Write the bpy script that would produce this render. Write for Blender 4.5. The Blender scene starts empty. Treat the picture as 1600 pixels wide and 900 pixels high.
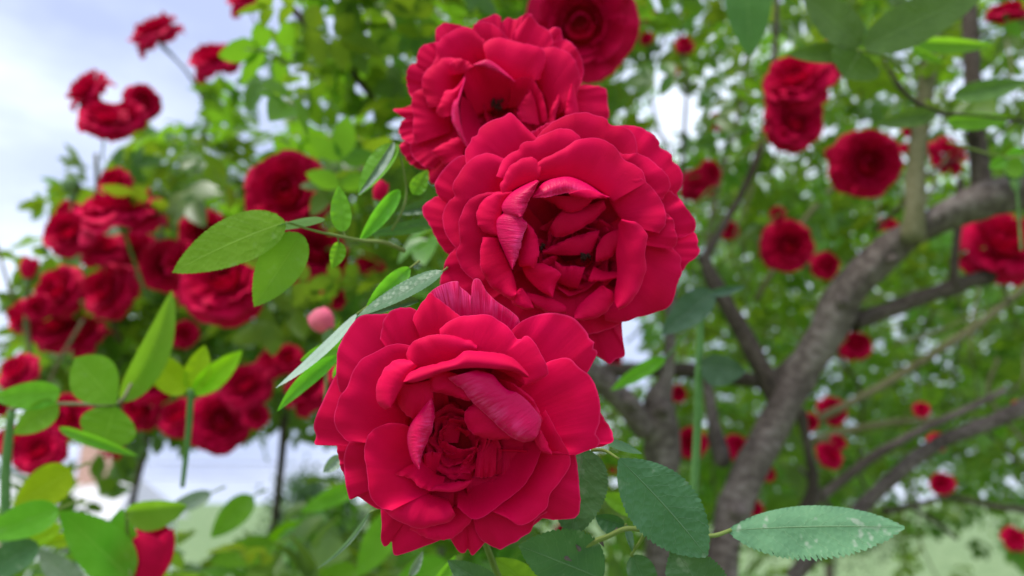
import bpy, math, random
import numpy as np
from mathutils import Vector, noise

random.seed(7); RNG = np.random.default_rng(11)
S = bpy.context.scene
COL = S.collection

# ------------------------------------------------------------------ camera
LENS, PITCH = 26.0, math.radians(16.0)
F = 1600*LENS/36.0
CAM = np.array([0.0, 0.0, 1.5])
FWD = np.array([0, math.cos(PITCH), math.sin(PITCH)])
UPV = np.array([0, -math.sin(PITCH), math.cos(PITCH)])
RGT = np.array([1.0, 0, 0])
cd = bpy.data.cameras.new('camera'); cam = bpy.data.objects.new('camera', cd); COL.objects.link(cam)
cam.location = CAM; cam.rotation_euler = (math.pi/2+PITCH, 0, 0)
cd.lens = LENS; cd.sensor_width = 36; cd.clip_start = 0.01; cd.clip_end = 2000
cd.dof.use_dof = True; cd.dof.focus_distance = 0.311; cd.dof.aperture_fstop = 5.5; cd.dof.aperture_blades = 0
S.camera = cam

# ------------------------------------------------------------------ world, sun, exposure
SUNV = Vector((-0.40, -0.34, 0.86)).normalized()
w = bpy.data.worlds.new('World'); S.world = w; w.use_nodes = True
nt = w.node_tree; nt.nodes.clear()
def N(nt, t, **k):
    n = nt.nodes.new(t)
    for a, b in k.items():
        if a in n.inputs.keys() if hasattr(n.inputs, 'keys') else False: n.inputs[a].default_value = b
        else: setattr(n, a, b)
    return n
sky = N(nt, 'ShaderNodeTexSky', sky_type='NISHITA', sun_disc=False)
sky.sun_elevation = math.asin(SUNV.z); sky.sun_rotation = math.atan2(SUNV.x, SUNV.y)
tc = N(nt, 'ShaderNodeTexCoord'); mp = N(nt, 'ShaderNodeMapping'); mp.inputs['Scale'].default_value = (1.0, 1.0, 2.6)
mp.inputs['Location'].default_value = (0.35, 0.2, 0.12)
nz = N(nt, 'ShaderNodeTexNoise'); nz.inputs['Scale'].default_value = 2.3; nz.inputs['Detail'].default_value = 5; nz.inputs['Roughness'].default_value = 0.5
cr = N(nt, 'ShaderNodeValToRGB')
cr.color_ramp.elements[0].position = 0.34; cr.color_ramp.elements[0].color = (4.3, 5.0, 7.4, 1)
cr.color_ramp.elements[1].position = 0.62; cr.color_ramp.elements[1].color = (9.6, 10.5, 12.4, 1)
e = cr.color_ramp.elements.new(0.47); e.color = (5.9, 6.7, 8.9, 1)
mx = N(nt, 'ShaderNodeMix', data_type='RGBA'); mx.inputs[0].default_value = 0.9
bg = N(nt, 'ShaderNodeBackground'); bg.inputs['Strength'].default_value = 0.1
wo = N(nt, 'ShaderNodeOutputWorld')
L = nt.links.new
L(tc.outputs['Generated'], mp.inputs['Vector']); L(mp.outputs['Vector'], nz.inputs['Vector'])
L(nz.outputs['Fac'], cr.inputs['Fac']); L(sky.outputs['Color'], mx.inputs[6]); L(cr.outputs['Color'], mx.inputs[7])
L(mx.outputs[2], bg.inputs['Color']); L(bg.outputs['Background'], wo.inputs['Surface'])
sl = bpy.data.lights.new('sun', 'SUN'); sl.energy = 2.6; sl.angle = math.radians(16); sl.color = (1.0, 0.97, 0.92)
so = bpy.data.objects.new('sun', sl); COL.objects.link(so)
so.rotation_euler = (-SUNV).to_track_quat('-Z', 'Y').to_euler(); so.location = (-3, -3, 6)
S.view_settings.view_transform = 'Standard'; S.view_settings.look = 'None'
S.view_settings.exposure = 0.55; S.view_settings.gamma = 1.0; S.view_settings.use_curve_mapping = False
S.render.engine = 'CYCLES'; S.cycles.use_denoising = True
S.render.filter_size = 1.05; S.cycles.max_bounces = 8; S.cycles.transparent_max_bounces = 8; S.cycles.sample_clamp_indirect = 6

# ------------------------------------------------------------------ helpers
def at(px, py, d):
    px = np.asarray(px, float); py = np.asarray(py, float); d = np.asarray(d, float)
    r = FWD + ((px-800)/F)[..., None]*RGT + ((450-py)/F)[..., None]*UPV
    return CAM + d[..., None]*r
def P(px, py, d): return Vector(at(px, py, d))

def tag(o, label=None, cat=None, group=None, kind=None):
    if label: o['label'] = label
    if cat: o['category'] = cat
    if group: o['group'] = group
    if kind: o['kind'] = kind
    return o
def empty(name, loc, label, cat, group=None):
    o = bpy.data.objects.new(name, None); o.location = loc; o.empty_display_size = 0.02; COL.objects.link(o)
    return tag(o, label, cat, group)
def mesh(name, V, Fc, mat, uv=None, smooth=True, tint=None):
    me = bpy.data.meshes.new(name)
    me.from_pydata([tuple(v) for v in V], [], [tuple(f) for f in Fc])
    if smooth: me.polygons.foreach_set('use_smooth', [True]*len(me.polygons))
    if uv is not None:
        l = me.uv_layers.new(name='uv'); vi = np.empty(len(me.loops), np.int32); me.loops.foreach_get('vertex_index', vi)
        l.data.foreach_set('uv', np.asarray(uv, np.float32)[vi].ravel())
    if tint is not None:
        a = me.color_attributes.new('tint', 'FLOAT_COLOR', 'POINT'); a.data.foreach_set('color', np.asarray(tint, np.float32).ravel())
    me.materials.append(mat); me.update()
    return me
def obj(name, me, parent=None, loc=None):
    o = bpy.data.objects.new(name, me); COL.objects.link(o)
    if parent is not None:
        o.parent = parent; o.matrix_parent_inverse.identity()
        if loc is not None: o.location = loc
    elif loc is not None: o.location = loc
    return o
def add(name, V, Fc, mat, parent=None, uv=None, smooth=True, tint=None):
    """vertices in world space; stored relative to the parent's origin"""
    V = np.asarray(V, float)
    org = np.array(parent.matrix_basis.translation) if parent is not None else V.mean(0)
    if parent is not None and parent.parent is not None: org = org + np.array(parent.parent.matrix_basis.translation)
    me = mesh(name, V-org, Fc, mat, uv, smooth, tint)
    return obj(name, me, parent, None if parent is not None else org)
def grid_faces(nu, nv, off=0):
    f = []
    for j in range(nv-1):
        for i in range(nu-1):
            a = off+j*nu+i; f.append((a, a+1, a+1+nu, a+nu))
    return f
def cr_curve(pts, n):
    """resample a polyline as a Catmull-Rom curve (any dimension), n points by arc length"""
    p = np.asarray(pts, float)
    if len(p) == 1: return np.repeat(p, n, 0)
    if len(p) == 2:
        t = np.linspace(0, 1, n)[:, None]; return p[0]*(1-t)+p[1]*t
    q = np.vstack([2*p[0]-p[1], p, 2*p[-1]-p[-2]]); out = []
    for i in range(len(p)-1):
        a, b, c, d = q[i:i+4]
        for t in np.linspace(0, 1, 12, endpoint=False):
            out.append(0.5*((2*b)+(-a+c)*t+(2*a-5*b+4*c-d)*t*t*0.9+(-a+3*b-3*c+d)*t**3*0.9) if False else
                       0.5*((2*b)+(-a+c)*t+(2*a-5*b+4*c-d)*t*t+(-a+3*b-3*c+d)*t**3))
    out.append(p[-1]); out = np.array(out)
    s = np.concatenate([[0], np.cumsum(np.linalg.norm(np.diff(out[:, :2], axis=0), axis=1))])
    x = np.linspace(0, s[-1], n)
    return np.stack([np.interp(x, s, out[:, k]) for k in range(out.shape[1])], 1)
def n1(x, seed, f=1.0): return noise.noise(Vector((x*f, seed*7.31, seed*1.7)))

# ------------------------------------------------------------------ materials
def newmat(name):
    m = bpy.data.materials.new(name); m.use_nodes = True; nt = m.node_tree; nt.nodes.clear()
    return m, nt, nt.links.new
def ramp(nt, stops):
    r = nt.nodes.new('ShaderNodeValToRGB'); el = r.color_ramp.elements
    while len(el) < len(stops): el.new(0.5)
    for e, (p, c) in zip(el, stops): e.position = p; e.color = (*c, 1)
    return r
def petal_mat(name, base, deep, rimc, rough, sheen, transl, bump=0.15, streak=None, spec=0.10):
    m, nt, L = newmat(name)
    uv = nt.nodes.new('ShaderNodeUVMap'); uv.uv_map = 'uv'
    sep = nt.nodes.new('ShaderNodeSeparateXYZ'); L(uv.outputs[0], sep.inputs[0])
    geo = nt.nodes.new('ShaderNodeTexCoord')
    oi = nt.nodes.new('ShaderNodeObjectInfo')
    nz = nt.nodes.new('ShaderNodeTexNoise'); nz.inputs['Scale'].default_value = 45; nz.inputs['Detail'].default_value = 4
    L(geo.outputs['Object'], nz.inputs['Vector'])
    r1 = ramp(nt, [(0.3, deep), (0.7, base)]); L(nz.outputs['Fac'], r1.inputs['Fac'])
    hs = nt.nodes.new('ShaderNodeHueSaturation'); L(r1.outputs['Color'], hs.inputs['Color'])
    mr = nt.nodes.new('ShaderNodeMapRange'); mr.inputs['To Min'].default_value = 0.88; mr.inputs['To Max'].default_value = 1.08
    L(oi.outputs['Random'], mr.inputs['Value']); L(mr.outputs[0], hs.inputs['Value'])
    rr = ramp(nt, [(0.982, (0, 0, 0)), (1.0, (1, 1, 1))]); L(sep.outputs['Y'], rr.inputs['Fac'])  # paler rim: light caught by the petal edge, painted into the colour
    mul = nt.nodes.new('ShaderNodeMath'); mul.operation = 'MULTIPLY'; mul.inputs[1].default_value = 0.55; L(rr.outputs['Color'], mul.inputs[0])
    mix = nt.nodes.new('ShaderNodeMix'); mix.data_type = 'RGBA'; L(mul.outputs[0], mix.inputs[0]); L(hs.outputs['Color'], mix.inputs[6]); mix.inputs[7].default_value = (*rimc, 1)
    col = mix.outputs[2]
    # veins running from base to rim
    mp = nt.nodes.new('ShaderNodeMapping'); mp.inputs['Scale'].default_value = (42, 2.2, 1); L(uv.outputs[0], mp.inputs[0])
    oadd = nt.nodes.new('ShaderNodeVectorMath'); L(mp.outputs[0], oadd.inputs[0]); L(oi.outputs['Random'], oadd.inputs[1])
    vn = nt.nodes.new('ShaderNodeTexNoise'); vn.inputs['Scale'].default_value = 1.0; vn.inputs['Detail'].default_value = 3; L(oadd.outputs[0], vn.inputs['Vector'])
    fn = nt.nodes.new('ShaderNodeTexNoise'); fn.inputs['Scale'].default_value = 260; fn.inputs['Detail'].default_value = 3; L(geo.outputs['Object'], fn.inputs['Vector'])
    ad = nt.nodes.new('ShaderNodeMath'); ad.operation = 'MULTIPLY_ADD'; ad.inputs[1].default_value = 0.5; L(fn.outputs['Fac'], ad.inputs[0]); L(vn.outputs['Fac'], ad.inputs[2])
    bp = nt.nodes.new('ShaderNodeBump'); bp.inputs['Strength'].default_value = bump; bp.inputs['Distance'].default_value = 0.0006; L(ad.outputs[0], bp.inputs['Height'])
    if streak:  # pinker petal back; the pale streaks paint its silky sheen
        big = nt.nodes.new('ShaderNodeTexNoise'); big.inputs['Scale'].default_value = 70; L(geo.outputs['Object'], big.inputs['Vector'])
        sm = nt.nodes.new('ShaderNodeMath'); sm.operation = 'MULTIPLY'; L(vn.outputs['Fac'], sm.inputs[0]); L(big.outputs['Fac'], sm.inputs[1])
        sr = ramp(nt, [(0.22, (0, 0, 0)), (0.40, (1, 1, 1))]); L(sm.outputs[0], sr.inputs['Fac'])
        vm = nt.nodes.new('ShaderNodeMapRange'); vm.inputs['From Min'].default_value = 0.3; vm.inputs['From Max'].default_value = 0.75; L(sep.outputs['Y'], vm.inputs['Value'])
        vmm = nt.nodes.new('ShaderNodeMath'); vmm.operation = 'MULTIPLY'; L(sr.outputs['Color'], vmm.inputs[0]); L(vm.outputs[0], vmm.inputs[1])
        m2 = nt.nodes.new('ShaderNodeMix'); m2.data_type = 'RGBA'; L(vmm.outputs[0], m2.inputs[0]); L(col, m2.inputs[6]); m2.inputs[7].default_value = (*streak, 1); col = m2.outputs[2]
    pr = nt.nodes.new('ShaderNodeBsdfPrincipled'); L(col, pr.inputs['Base Color'])
    pr.inputs['Roughness'].default_value = rough; pr.inputs['Specular IOR Level'].default_value = spec
    pr.inputs['Sheen Weight'].default_value = sheen; pr.inputs['Sheen Roughness'].default_value = 0.45; pr.inputs['Sheen Tint'].default_value = (1.0, 0.05, 0.30, 1)
    L(bp.outputs[0], pr.inputs['Normal'])
    tr = nt.nodes.new('ShaderNodeBsdfTranslucent'); L(col, tr.inputs['Color']); L(bp.outputs[0], tr.inputs['Normal'])
    ms = nt.nodes.new('ShaderNodeMixShader'); ms.inputs[0].default_value = transl
    L(pr.outputs[0], ms.inputs[1]); L(tr.outputs[0], ms.inputs[2])
    o = nt.nodes.new('ShaderNodeOutputMaterial'); L(ms.outputs[0], o.inputs['Surface'])
    return m
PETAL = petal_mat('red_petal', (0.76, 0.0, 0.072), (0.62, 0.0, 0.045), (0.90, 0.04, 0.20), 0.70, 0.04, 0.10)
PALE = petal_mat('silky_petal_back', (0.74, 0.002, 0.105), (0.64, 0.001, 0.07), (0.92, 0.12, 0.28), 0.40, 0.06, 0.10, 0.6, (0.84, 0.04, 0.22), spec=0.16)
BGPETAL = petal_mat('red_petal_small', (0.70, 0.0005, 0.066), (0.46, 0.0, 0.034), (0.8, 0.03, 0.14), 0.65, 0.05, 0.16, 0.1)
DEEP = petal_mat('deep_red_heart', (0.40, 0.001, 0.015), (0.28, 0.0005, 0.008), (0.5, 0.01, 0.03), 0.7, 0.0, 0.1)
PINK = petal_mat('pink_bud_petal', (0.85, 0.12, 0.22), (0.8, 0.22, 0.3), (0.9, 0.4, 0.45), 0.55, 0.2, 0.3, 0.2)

def leaf_mat(name, c0, c1, tcol, tfac, rough=0.42, spec=0.4, use_uv=True, tint=False, spots=0.0):
    m, nt, L = newmat(name)
    geo = nt.nodes.new('ShaderNodeTexCoord'); oi = nt.nodes.new('ShaderNodeObjectInfo')
    nz = nt.nodes.new('ShaderNodeTexNoise'); nz.inputs['Scale'].default_value = 60; nz.inputs['Detail'].default_value = 4
    L(geo.outputs['Object'], nz.inputs['Vector'])
    r = ramp(nt, [(0.3, c0), (0.72, c1)]); L(nz.outputs['Fac'], r.inputs['Fac'])
    hs = nt.nodes.new('ShaderNodeHueSaturation'); L(r.outputs['Color'], hs.inputs['Color'])
    ht = nt.nodes.new('ShaderNodeHueSaturation'); ht.inputs['Color'].default_value = (*tcol, 1)
    if tint:
        at_ = nt.nodes.new('ShaderNodeAttribute'); at_.attribute_name = 'tint'
        sp = nt.nodes.new('ShaderNodeSeparateColor'); L(at_.outputs['Color'], sp.inputs[0])
        vsrc, hsrc = sp.outputs[0], sp.outputs[1]
    else: vsrc = hsrc = oi.outputs['Random']
    mv = nt.nodes.new('ShaderNodeMapRange'); mv.inputs['To Min'].default_value = 0.55 if tint else 0.86; mv.inputs['To Max'].default_value = 1.4 if tint else 1.14; L(vsrc, mv.inputs['Value'])
    mh = nt.nodes.new('ShaderNodeMapRange'); mh.inputs['To Min'].default_value = 0.475; mh.inputs['To Max'].default_value = 0.52; L(hsrc, mh.inputs['Value'])
    for h in (hs, ht): L(mv.outputs[0], h.inputs['Value']); L(mh.outputs[0], h.inputs['Hue'])
    col = hs.outputs['Color']; tc = ht.outputs['Color']; nrm = None
    if use_uv:
        uv = nt.nodes.new('ShaderNodeUVMap'); uv.uv_map = 'uv'
        sep = nt.nodes.new('ShaderNodeSeparateXYZ'); L(uv.outputs[0], sep.inputs[0])   # x along, y signed across (-1..1)
        ab = nt.nodes.new('ShaderNodeMath'); ab.operation = 'ABSOLUTE'; L(sep.outputs['Y'], ab.inputs[0])
        # side veins: sin of (x - 0.35*|y|)
        a1 = nt.nodes.new('ShaderNodeMath'); a1.operation = 'MULTIPLY_ADD'; a1.inputs[1].default_value = -0.22; L(ab.outputs[0], a1.inputs[0]); L(sep.outputs['X'], a1.inputs[2])
        a2 = nt.nodes.new('ShaderNodeMath'); a2.operation = 'MULTIPLY'; a2.inputs[1].default_value = 9*math.pi; L(a1.outputs[0], a2.inputs[0])
        nw = nt.nodes.new('ShaderNodeTexNoise'); nw.inputs['Scale'].default_value = 5; L(uv.outputs[0], nw.inputs['Vector'])
        a3 = nt.nodes.new('ShaderNodeMath'); a3.operation = 'MULTIPLY_ADD'; a3.inputs[1].default_value = 2.2; L(nw.outputs['Fac'], a3.inputs[0]); L(a2.outputs[0], a3.inputs[2])
        sn = nt.nodes.new('ShaderNodeMath'); sn.operation = 'SINE'; L(a3.outputs[0], sn.inputs[0])
        sa = nt.nodes.new('ShaderNodeMath'); sa.operation = 'ABSOLUTE'; L(sn.outputs[0], sa.inputs[0])
        vr = ramp(nt, [(0.0, (1, 1, 1)), (0.13, (0, 0, 0))]); L(sa.outputs[0], vr.inputs['Fac'])
        mr_ = ramp(nt, [(0.0, (1, 1, 1)), (0.03, (0, 0, 0))]); L(ab.outputs[0], mr_.inputs['Fac'])
        mxm = nt.nodes.new('ShaderNodeMath'); mxm.operation = 'MULTIPLY_ADD'; mxm.inputs[1].default_value = 0.22; L(vr.outputs['Color'], mxm.inputs[0]); L(mr_.outputs['Color'], mxm.inputs[2])
        cl = nt.nodes.new('ShaderNodeMath'); cl.operation = 'MINIMUM'; cl.inputs[1].default_value = 0.42; L(mxm.outputs[0], cl.inputs[0])
        mm = nt.nodes.new('ShaderNodeMix'); mm.data_type = 'RGBA'; L(cl.outputs[0], mm.inputs[0]); L(col, mm.inputs[6])
        mm.inputs[7].default_value = (min(1, c1[0]*2.2+0.05), min(1, c1[1]*1.7+0.06), c1[2]*1.8+0.04, 1); col = mm.outputs[2]
        fine = nt.nodes.new('ShaderNodeTexVoronoi'); fine.inputs['Scale'].default_value = 330; L(geo.outputs['Object'], fine.inputs['Vector'])
        hh = nt.nodes.new('ShaderNodeMath'); hh.operation = 'MULTIPLY_ADD'; hh.inputs[1].default_value = -1.6; L(mxm.outputs[0], hh.inputs[0]); L(fine.outputs['Distance'], hh.inputs[2])
        bp = nt.nodes.new('ShaderNodeBump'); bp.inputs['Strength'].default_value = 0.6; bp.inputs['Distance'].default_value = 0.0006; L(hh.outputs[0], bp.inputs['Height']); nrm = bp.outputs[0]
        if spots:
            s1 = nt.nodes.new('ShaderNodeTexNoise'); s1.inputs['Scale'].default_value = 120; s1.inputs['Detail'].default_value = 2; L(geo.outputs['Object'], s1.inputs['Vector'])
            s2 = ramp(nt, [(0.63, (0, 0, 0)), (0.70, (1, 1, 1))]); L(s1.outputs['Fac'], s2.inputs['Fac'])
            s3 = nt.nodes.new('ShaderNodeMath'); s3.operation = 'MULTIPLY'; s3.inputs[1].default_value = spots; L(s2.outputs['Color'], s3.inputs[0])
            m3 = nt.nodes.new('ShaderNodeMix'); m3.data_type = 'RGBA'; L(s3.outputs[0], m3.inputs[0]); L(col, m3.inputs[6]); m3.inputs[7].default_value = (0.42, 0.45, 0.36, 1); col = m3.outputs[2]
    pr = nt.nodes.new('ShaderNodeBsdfPrincipled'); L(col, pr.inputs['Base Color']); pr.inputs['Roughness'].default_value = rough; pr.inputs['Specular IOR Level'].default_value = spec
    tr = nt.nodes.new('ShaderNodeBsdfTranslucent'); L(tc, tr.inputs['Color'])
    if nrm is not None: L(nrm, pr.inputs['Normal'])
    ms = nt.nodes.new('ShaderNodeMixShader'); ms.inputs[0].default_value = tfac; L(pr.outputs[0], ms.inputs[1]); L(tr.outputs[0], ms.inputs[2])
    o = nt.nodes.new('ShaderNodeOutputMaterial'); L(ms.outputs[0], o.inputs['Surface'])
    return m
LM = {
 'dark': leaf_mat('mature_leaf', (0.05, 0.135, 0.05), (0.09, 0.20, 0.085), (0.10, 0.26, 0.03), 0.22, 0.46, 0.5, spots=0.28),
 'dusty': leaf_mat('dusty_leaf', (0.10, 0.22, 0.10), (0.15, 0.29, 0.14), (0.12, 0.28, 0.06), 0.15, 0.55, 0.3, spots=0.55),
 'green': leaf_mat('thin_green_leaf', (0.11, 0.29, 0.015), (0.16, 0.36, 0.03), (0.32, 0.75, 0.03), 0.45, 0.5, 0.25, spots=0.12),
 'lime': leaf_mat('young_lime_leaf', (0.22, 0.42, 0.004), (0.30, 0.50, 0.008), (0.55, 0.92, 0.01), 0.45, 0.5, 0.3),
 'mid': leaf_mat('mid_green_leaf', (0.06, 0.15, 0.02), (0.10, 0.22, 0.04), (0.16, 0.38, 0.03), 0.35, 0.45, 0.4),
 'teal': leaf_mat('blue_green_leaf', (0.05, 0.11, 0.06), (0.09, 0.16, 0.10), (0.10, 0.22, 0.06), 0.2, 0.5, 0.4),
 'silver': leaf_mat('silvery_leaf_back', (0.26, 0.34, 0.26), (0.34, 0.42, 0.33), (0.2, 0.4, 0.1), 0.2, 0.6, 0.3),
}
FOL = leaf_mat('foliage_leaf', (0.05, 0.13, 0.014), (0.095, 0.195, 0.025), (0.29, 0.52, 0.018), 0.40, 0.38, 0.45, use_uv=False, tint=True)
FOLP = leaf_mat('foliage_leaf_single', (0.05, 0.13, 0.014), (0.095, 0.195, 0.025), (0.29, 0.52, 0.018), 0.40, 0.38, 0.45, use_uv=False)

def bark_mat(name, stops, bump=0.8, scale=(30, 30, 30)):
    m, nt, L = newmat(name)
    uv = nt.nodes.new('ShaderNodeUVMap'); uv.uv_map = 'uv'
    mp = nt.nodes.new('ShaderNodeMapping'); mp.inputs['Scale'].default_value = (9, 14, 1); L(uv.outputs[0], mp.inputs[0])
    a = nt.nodes.new('ShaderNodeTexNoise'); a.inputs['Scale'].default_value = 1; a.inputs['Detail'].default_value = 7; a.inputs['Roughness'].default_value = 0.65; L(mp.outputs[0], a.inputs['Vector'])
    tc = nt.nodes.new('ShaderNodeTexCoord'); b = nt.nodes.new('ShaderNodeTexNoise'); b.inputs['Scale'].default_value = 14; b.inputs['Detail'].default_value = 6; L(tc.outputs['Object'], b.inputs['Vector'])
    mx = nt.nodes.new('ShaderNodeMath'); mx.operation = 'MULTIPLY_ADD'; mx.inputs[1].default_value = 0.6; L(a.outputs['Fac'], mx.inputs[0])
    mb = nt.nodes.new('ShaderNodeMath'); mb.operation = 'MULTIPLY'; mb.inputs[1].default_value = 0.4; L(b.outputs['Fac'], mb.inputs[0]); L(mb.outputs[0], mx.inputs[2])
    r = ramp(nt, stops); L(mx.outputs[0], r.inputs['Fac'])
    bp = nt.nodes.new('ShaderNodeBump'); bp.inputs['Strength'].default_value = bump; bp.inputs['Distance'].default_value = 0.009; L(a.outputs['Fac'], bp.inputs['Height'])
    pr = nt.nodes.new('ShaderNodeBsdfPrincipled'); pr.inputs['Roughness'].default_value = 0.85; pr.inputs['Specular IOR Level'].default_value = 0.2
    L(r.outputs['Color'], pr.inputs['Base Color']); L(bp.outputs[0], pr.inputs['Normal'])
    o = nt.nodes.new('ShaderNodeOutputMaterial'); L(pr.outputs[0], o.inputs['Surface'])
    return m
BARK = bark_mat('old_rose_bark', [(0.34, (0.035, 0.025, 0.02)), (0.48, (0.12, 0.09, 0.08)), (0.64, (0.27, 0.222, 0.20))])
BARKD = bark_mat('dark_bark', [(0.34, (0.022, 0.016, 0.013)), (0.5, (0.085, 0.062, 0.05)), (0.68, (0.17, 0.135, 0.11))])
CANE = bark_mat('tan_cane', [(0.3, (0.09, 0.085, 0.03)), (0.5, (0.17, 0.155, 0.08)), (0.7, (0.25, 0.225, 0.14))], 0.4)
GCANE = bark_mat('green_cane', [(0.3, (0.08, 0.17, 0.05)), (0.5, (0.12, 0.25, 0.08)), (0.7, (0.18, 0.32, 0.12))], 0.2)
STEMM = bark_mat('olive_stem', [(0.3, (0.12, 0.16, 0.03)), (0.5, (0.18, 0.24, 0.06)), (0.7, (0.25, 0.28, 0.10))], 0.2)
def plain(name, c, rough=0.7, nscale=8, var=0.25, bump=0.1):
    m, nt, L = newmat(name); tc = nt.nodes.new('ShaderNodeTexCoord')
    z = nt.nodes.new('ShaderNodeTexNoise'); z.inputs['Scale'].default_value = nscale; z.inputs['Detail'].default_value = 5; L(tc.outputs['Object'], z.inputs['Vector'])
    r = ramp(nt, [(0.3, tuple(x*(1-var) for x in c)), (0.7, tuple(min(1, x*(1+var)) for x in c))]); L(z.outputs['Fac'], r.inputs['Fac'])
    bp = nt.nodes.new('ShaderNodeBump'); bp.inputs['Strength'].default_value = bump; L(z.outputs['Fac'], bp.inputs['Height'])
    pr = nt.nodes.new('ShaderNodeBsdfPrincipled'); pr.inputs['Roughness'].default_value = rough; L(r.outputs['Color'], pr.inputs['Base Color']); L(bp.outputs[0], pr.inputs['Normal'])
    o = nt.nodes.new('ShaderNodeOutputMaterial'); L(pr.outputs[0], o.inputs['Surface']); return m
STAMEN = plain('dark_stamen', (0.05, 0.012, 0.010), 0.8, 60)
SEPAL = plain('sepal_green', (0.10, 0.20, 0.05), 0.6, 60)

# ------------------------------------------------------------------ tubes (stems, canes, trunks)
def tube(name, path, mat, parent=None, seg=14, n=None, rough=0.06, world=False):
    """path: list of (px, py, depth_m, width_px) -> tapered tube with uneven girth"""
    n = n or max(8, len(path)*6)
    if world: W = cr_curve(path, n); C = W[:, :3]; R = W[:, 3]
    else:
        q = np.asarray(path, float)
        pts = at(q[:, 0], q[:, 1], q[:, 2]); rad = q[:, 3]/2*q[:, 2]/F
        p = np.hstack([pts, rad[:, None]])
        W = cr_curve3(p, n); C = W[:, :3]; R = W[:, 3]
    T = np.gradient(C, axis=0); T /= np.linalg.norm(T, axis=1)[:, None]+1e-12
    ref = np.array([0.31, 0.9, 0.2]); V = []; UVs = []; seed = random.random()*50
    s = 0
    for i in range(n):
        a = np.cross(T[i], ref); a /= np.linalg.norm(a)+1e-12; b = np.cross(T[i], a)
        if i: s += np.linalg.norm(C[i]-C[i-1])
        for k in range(seg+1):
            th = 2*math.pi*k/seg; kk = k % seg; t2 = 2*math.pi*kk/seg
            nn = noise.noise(Vector((math.cos(t2)*0.9, math.sin(t2)*0.9, s/(R.mean()*3+1e-9)+seed)))
            n2 = noise.noise(Vector((math.cos(t2)*2.5, math.sin(t2)*2.5, s/(R.mean()*1.1+1e-9)+seed+9)))
            V.append(C[i]+(a*math.cos(th)+b*math.sin(th))*R[i]*(1+rough*2*nn+rough*n2)); UVs.append((k/seg, s*6))
    Fc = grid_faces(seg+1, n)
    V.append(C[0]); UVs.append((0, 0)); V.append(C[-1]); UVs.append((0, s*6))
    for k in range(seg):
        Fc.append((len(V)-2, k+1, k)); o = (n-1)*(seg+1); Fc.append((len(V)-1, o+k, o+k+1))
    return add(name, V, Fc, mat, parent, UVs)
def cr_curve3(p, n):
    p = np.asarray(p, float)
    if len(p) == 2:
        t = np.linspace(0, 1, n)[:, None]; return p[0]*(1-t)+p[1]*t
    q = np.vstack([2*p[0]-p[1], p, 2*p[-1]-p[-2]]); out = []
    for i in range(len(p)-1):
        a, b, c, d = q[i:i+4]
        for t in np.linspace(0, 1, 10, endpoint=False):
            out.append(0.5*((2*b)+(-a+c)*t+(2*a-5*b+4*c-d)*t*t+(-a+3*b-3*c+d)*t**3))
    out.append(p[-1]); out = np.array(out); out[:, 3] = np.maximum(out[:, 3], p[:, 3].min()*0.7)
    s = np.concatenate([[0], np.cumsum(np.linalg.norm(np.diff(out[:, :3], axis=0), axis=1))]); x = np.linspace(0, s[-1], n)
    return np.stack([np.interp(x, s, out[:, k]) for k in range(4)], 1)

# ------------------------------------------------------------------ hero roses: petals as lofts from a root line to a rim line
ZS = 0.019   # one unit of petal height in metres
def petal(parent, c, d, spec, NU=44, NV=18, seed=0):
    rim, zr, root, zb = spec['rim'], spec.get('z', 0), spec.get('root'), spec.get('zb')
    B, roll, ruf, side = spec.get('b', 0.15)*0.55, spec.get('roll', 0.08)*0.6, spec.get('ruf', 0.13), spec.get('side', 0.0)
    R = cr_curve(rim, NU); cc = np.array(c, float)
    if root is None: Q = cc+0.15*(R-cc); zb = -1.0 if zb is None else zb
    else: Q = cr_curve(root, NU); zb = (zr-0.35) if zb is None else zb
    if 'rz' in spec: ZR = np.interp(np.linspace(0, 1, NU), np.linspace(0, 1, len(spec['rz'])), spec['rz'])
    else: ZR = np.full(NU, zr, float)
    u = np.linspace(0, 1, NU)
    ws = np.array([n1(x*3.2, seed+0.5) for x in u]); wf = np.array([n1(x*9, seed+3.5) for x in u]); wj = np.array([n1(x*13, seed+3.5)+0.6*n1(x*29, seed+4.5) for x in u])
    wc = np.array([n1(x*17, seed+6.5) for x in u])*min(1, len(rim)/8)
    rows = []; uvs = []
    cen = R.mean(0)*0.5+Q.mean(0)*0.5
    if root is not None:       # hidden foot of the petal, running back under itself to the receptacle
        for t in (1.0, 0.66, 0.33):
            X = Q+(cen-Q)*0.35*t; Z = zb-(zb+1.25)*t
            rows.append((X, np.full(NU, 1.0)*Z)); uvs.append(np.stack([u, np.full(NU, 0.02)], 1))
    J = np.stack([wj, np.roll(wj, 7)], 1)*spec.get('jag', 1.5)
    for j in range(NV):
        v = j/(NV-1)
        X = Q*(1-v)+R*v+J*v**6
        Z = zb*(1-v)+ZR*v+B*4*v*(1-v)+ruf*(ws*v**1.5*1.2+wf*v**4*0.5)-side*(2*u-1)**2*v+0.007*wc*np.sin(math.pi*min(1, v*1.05))**0.7
        if v > 0.8: Z = Z-roll*((v-0.8)/0.2)**2
        rows.append((X, Z)); uvs.append(np.stack([u, np.full(NU, v)], 1))
    V = np.vstack([at(X[:, 0], X[:, 1], d-Z*ZS) for X, Z in rows])
    return add('petal', V, grid_faces(NU, len(rows)), PALE if spec.get('pale') else PETAL, parent, np.vstack(uvs))

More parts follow.
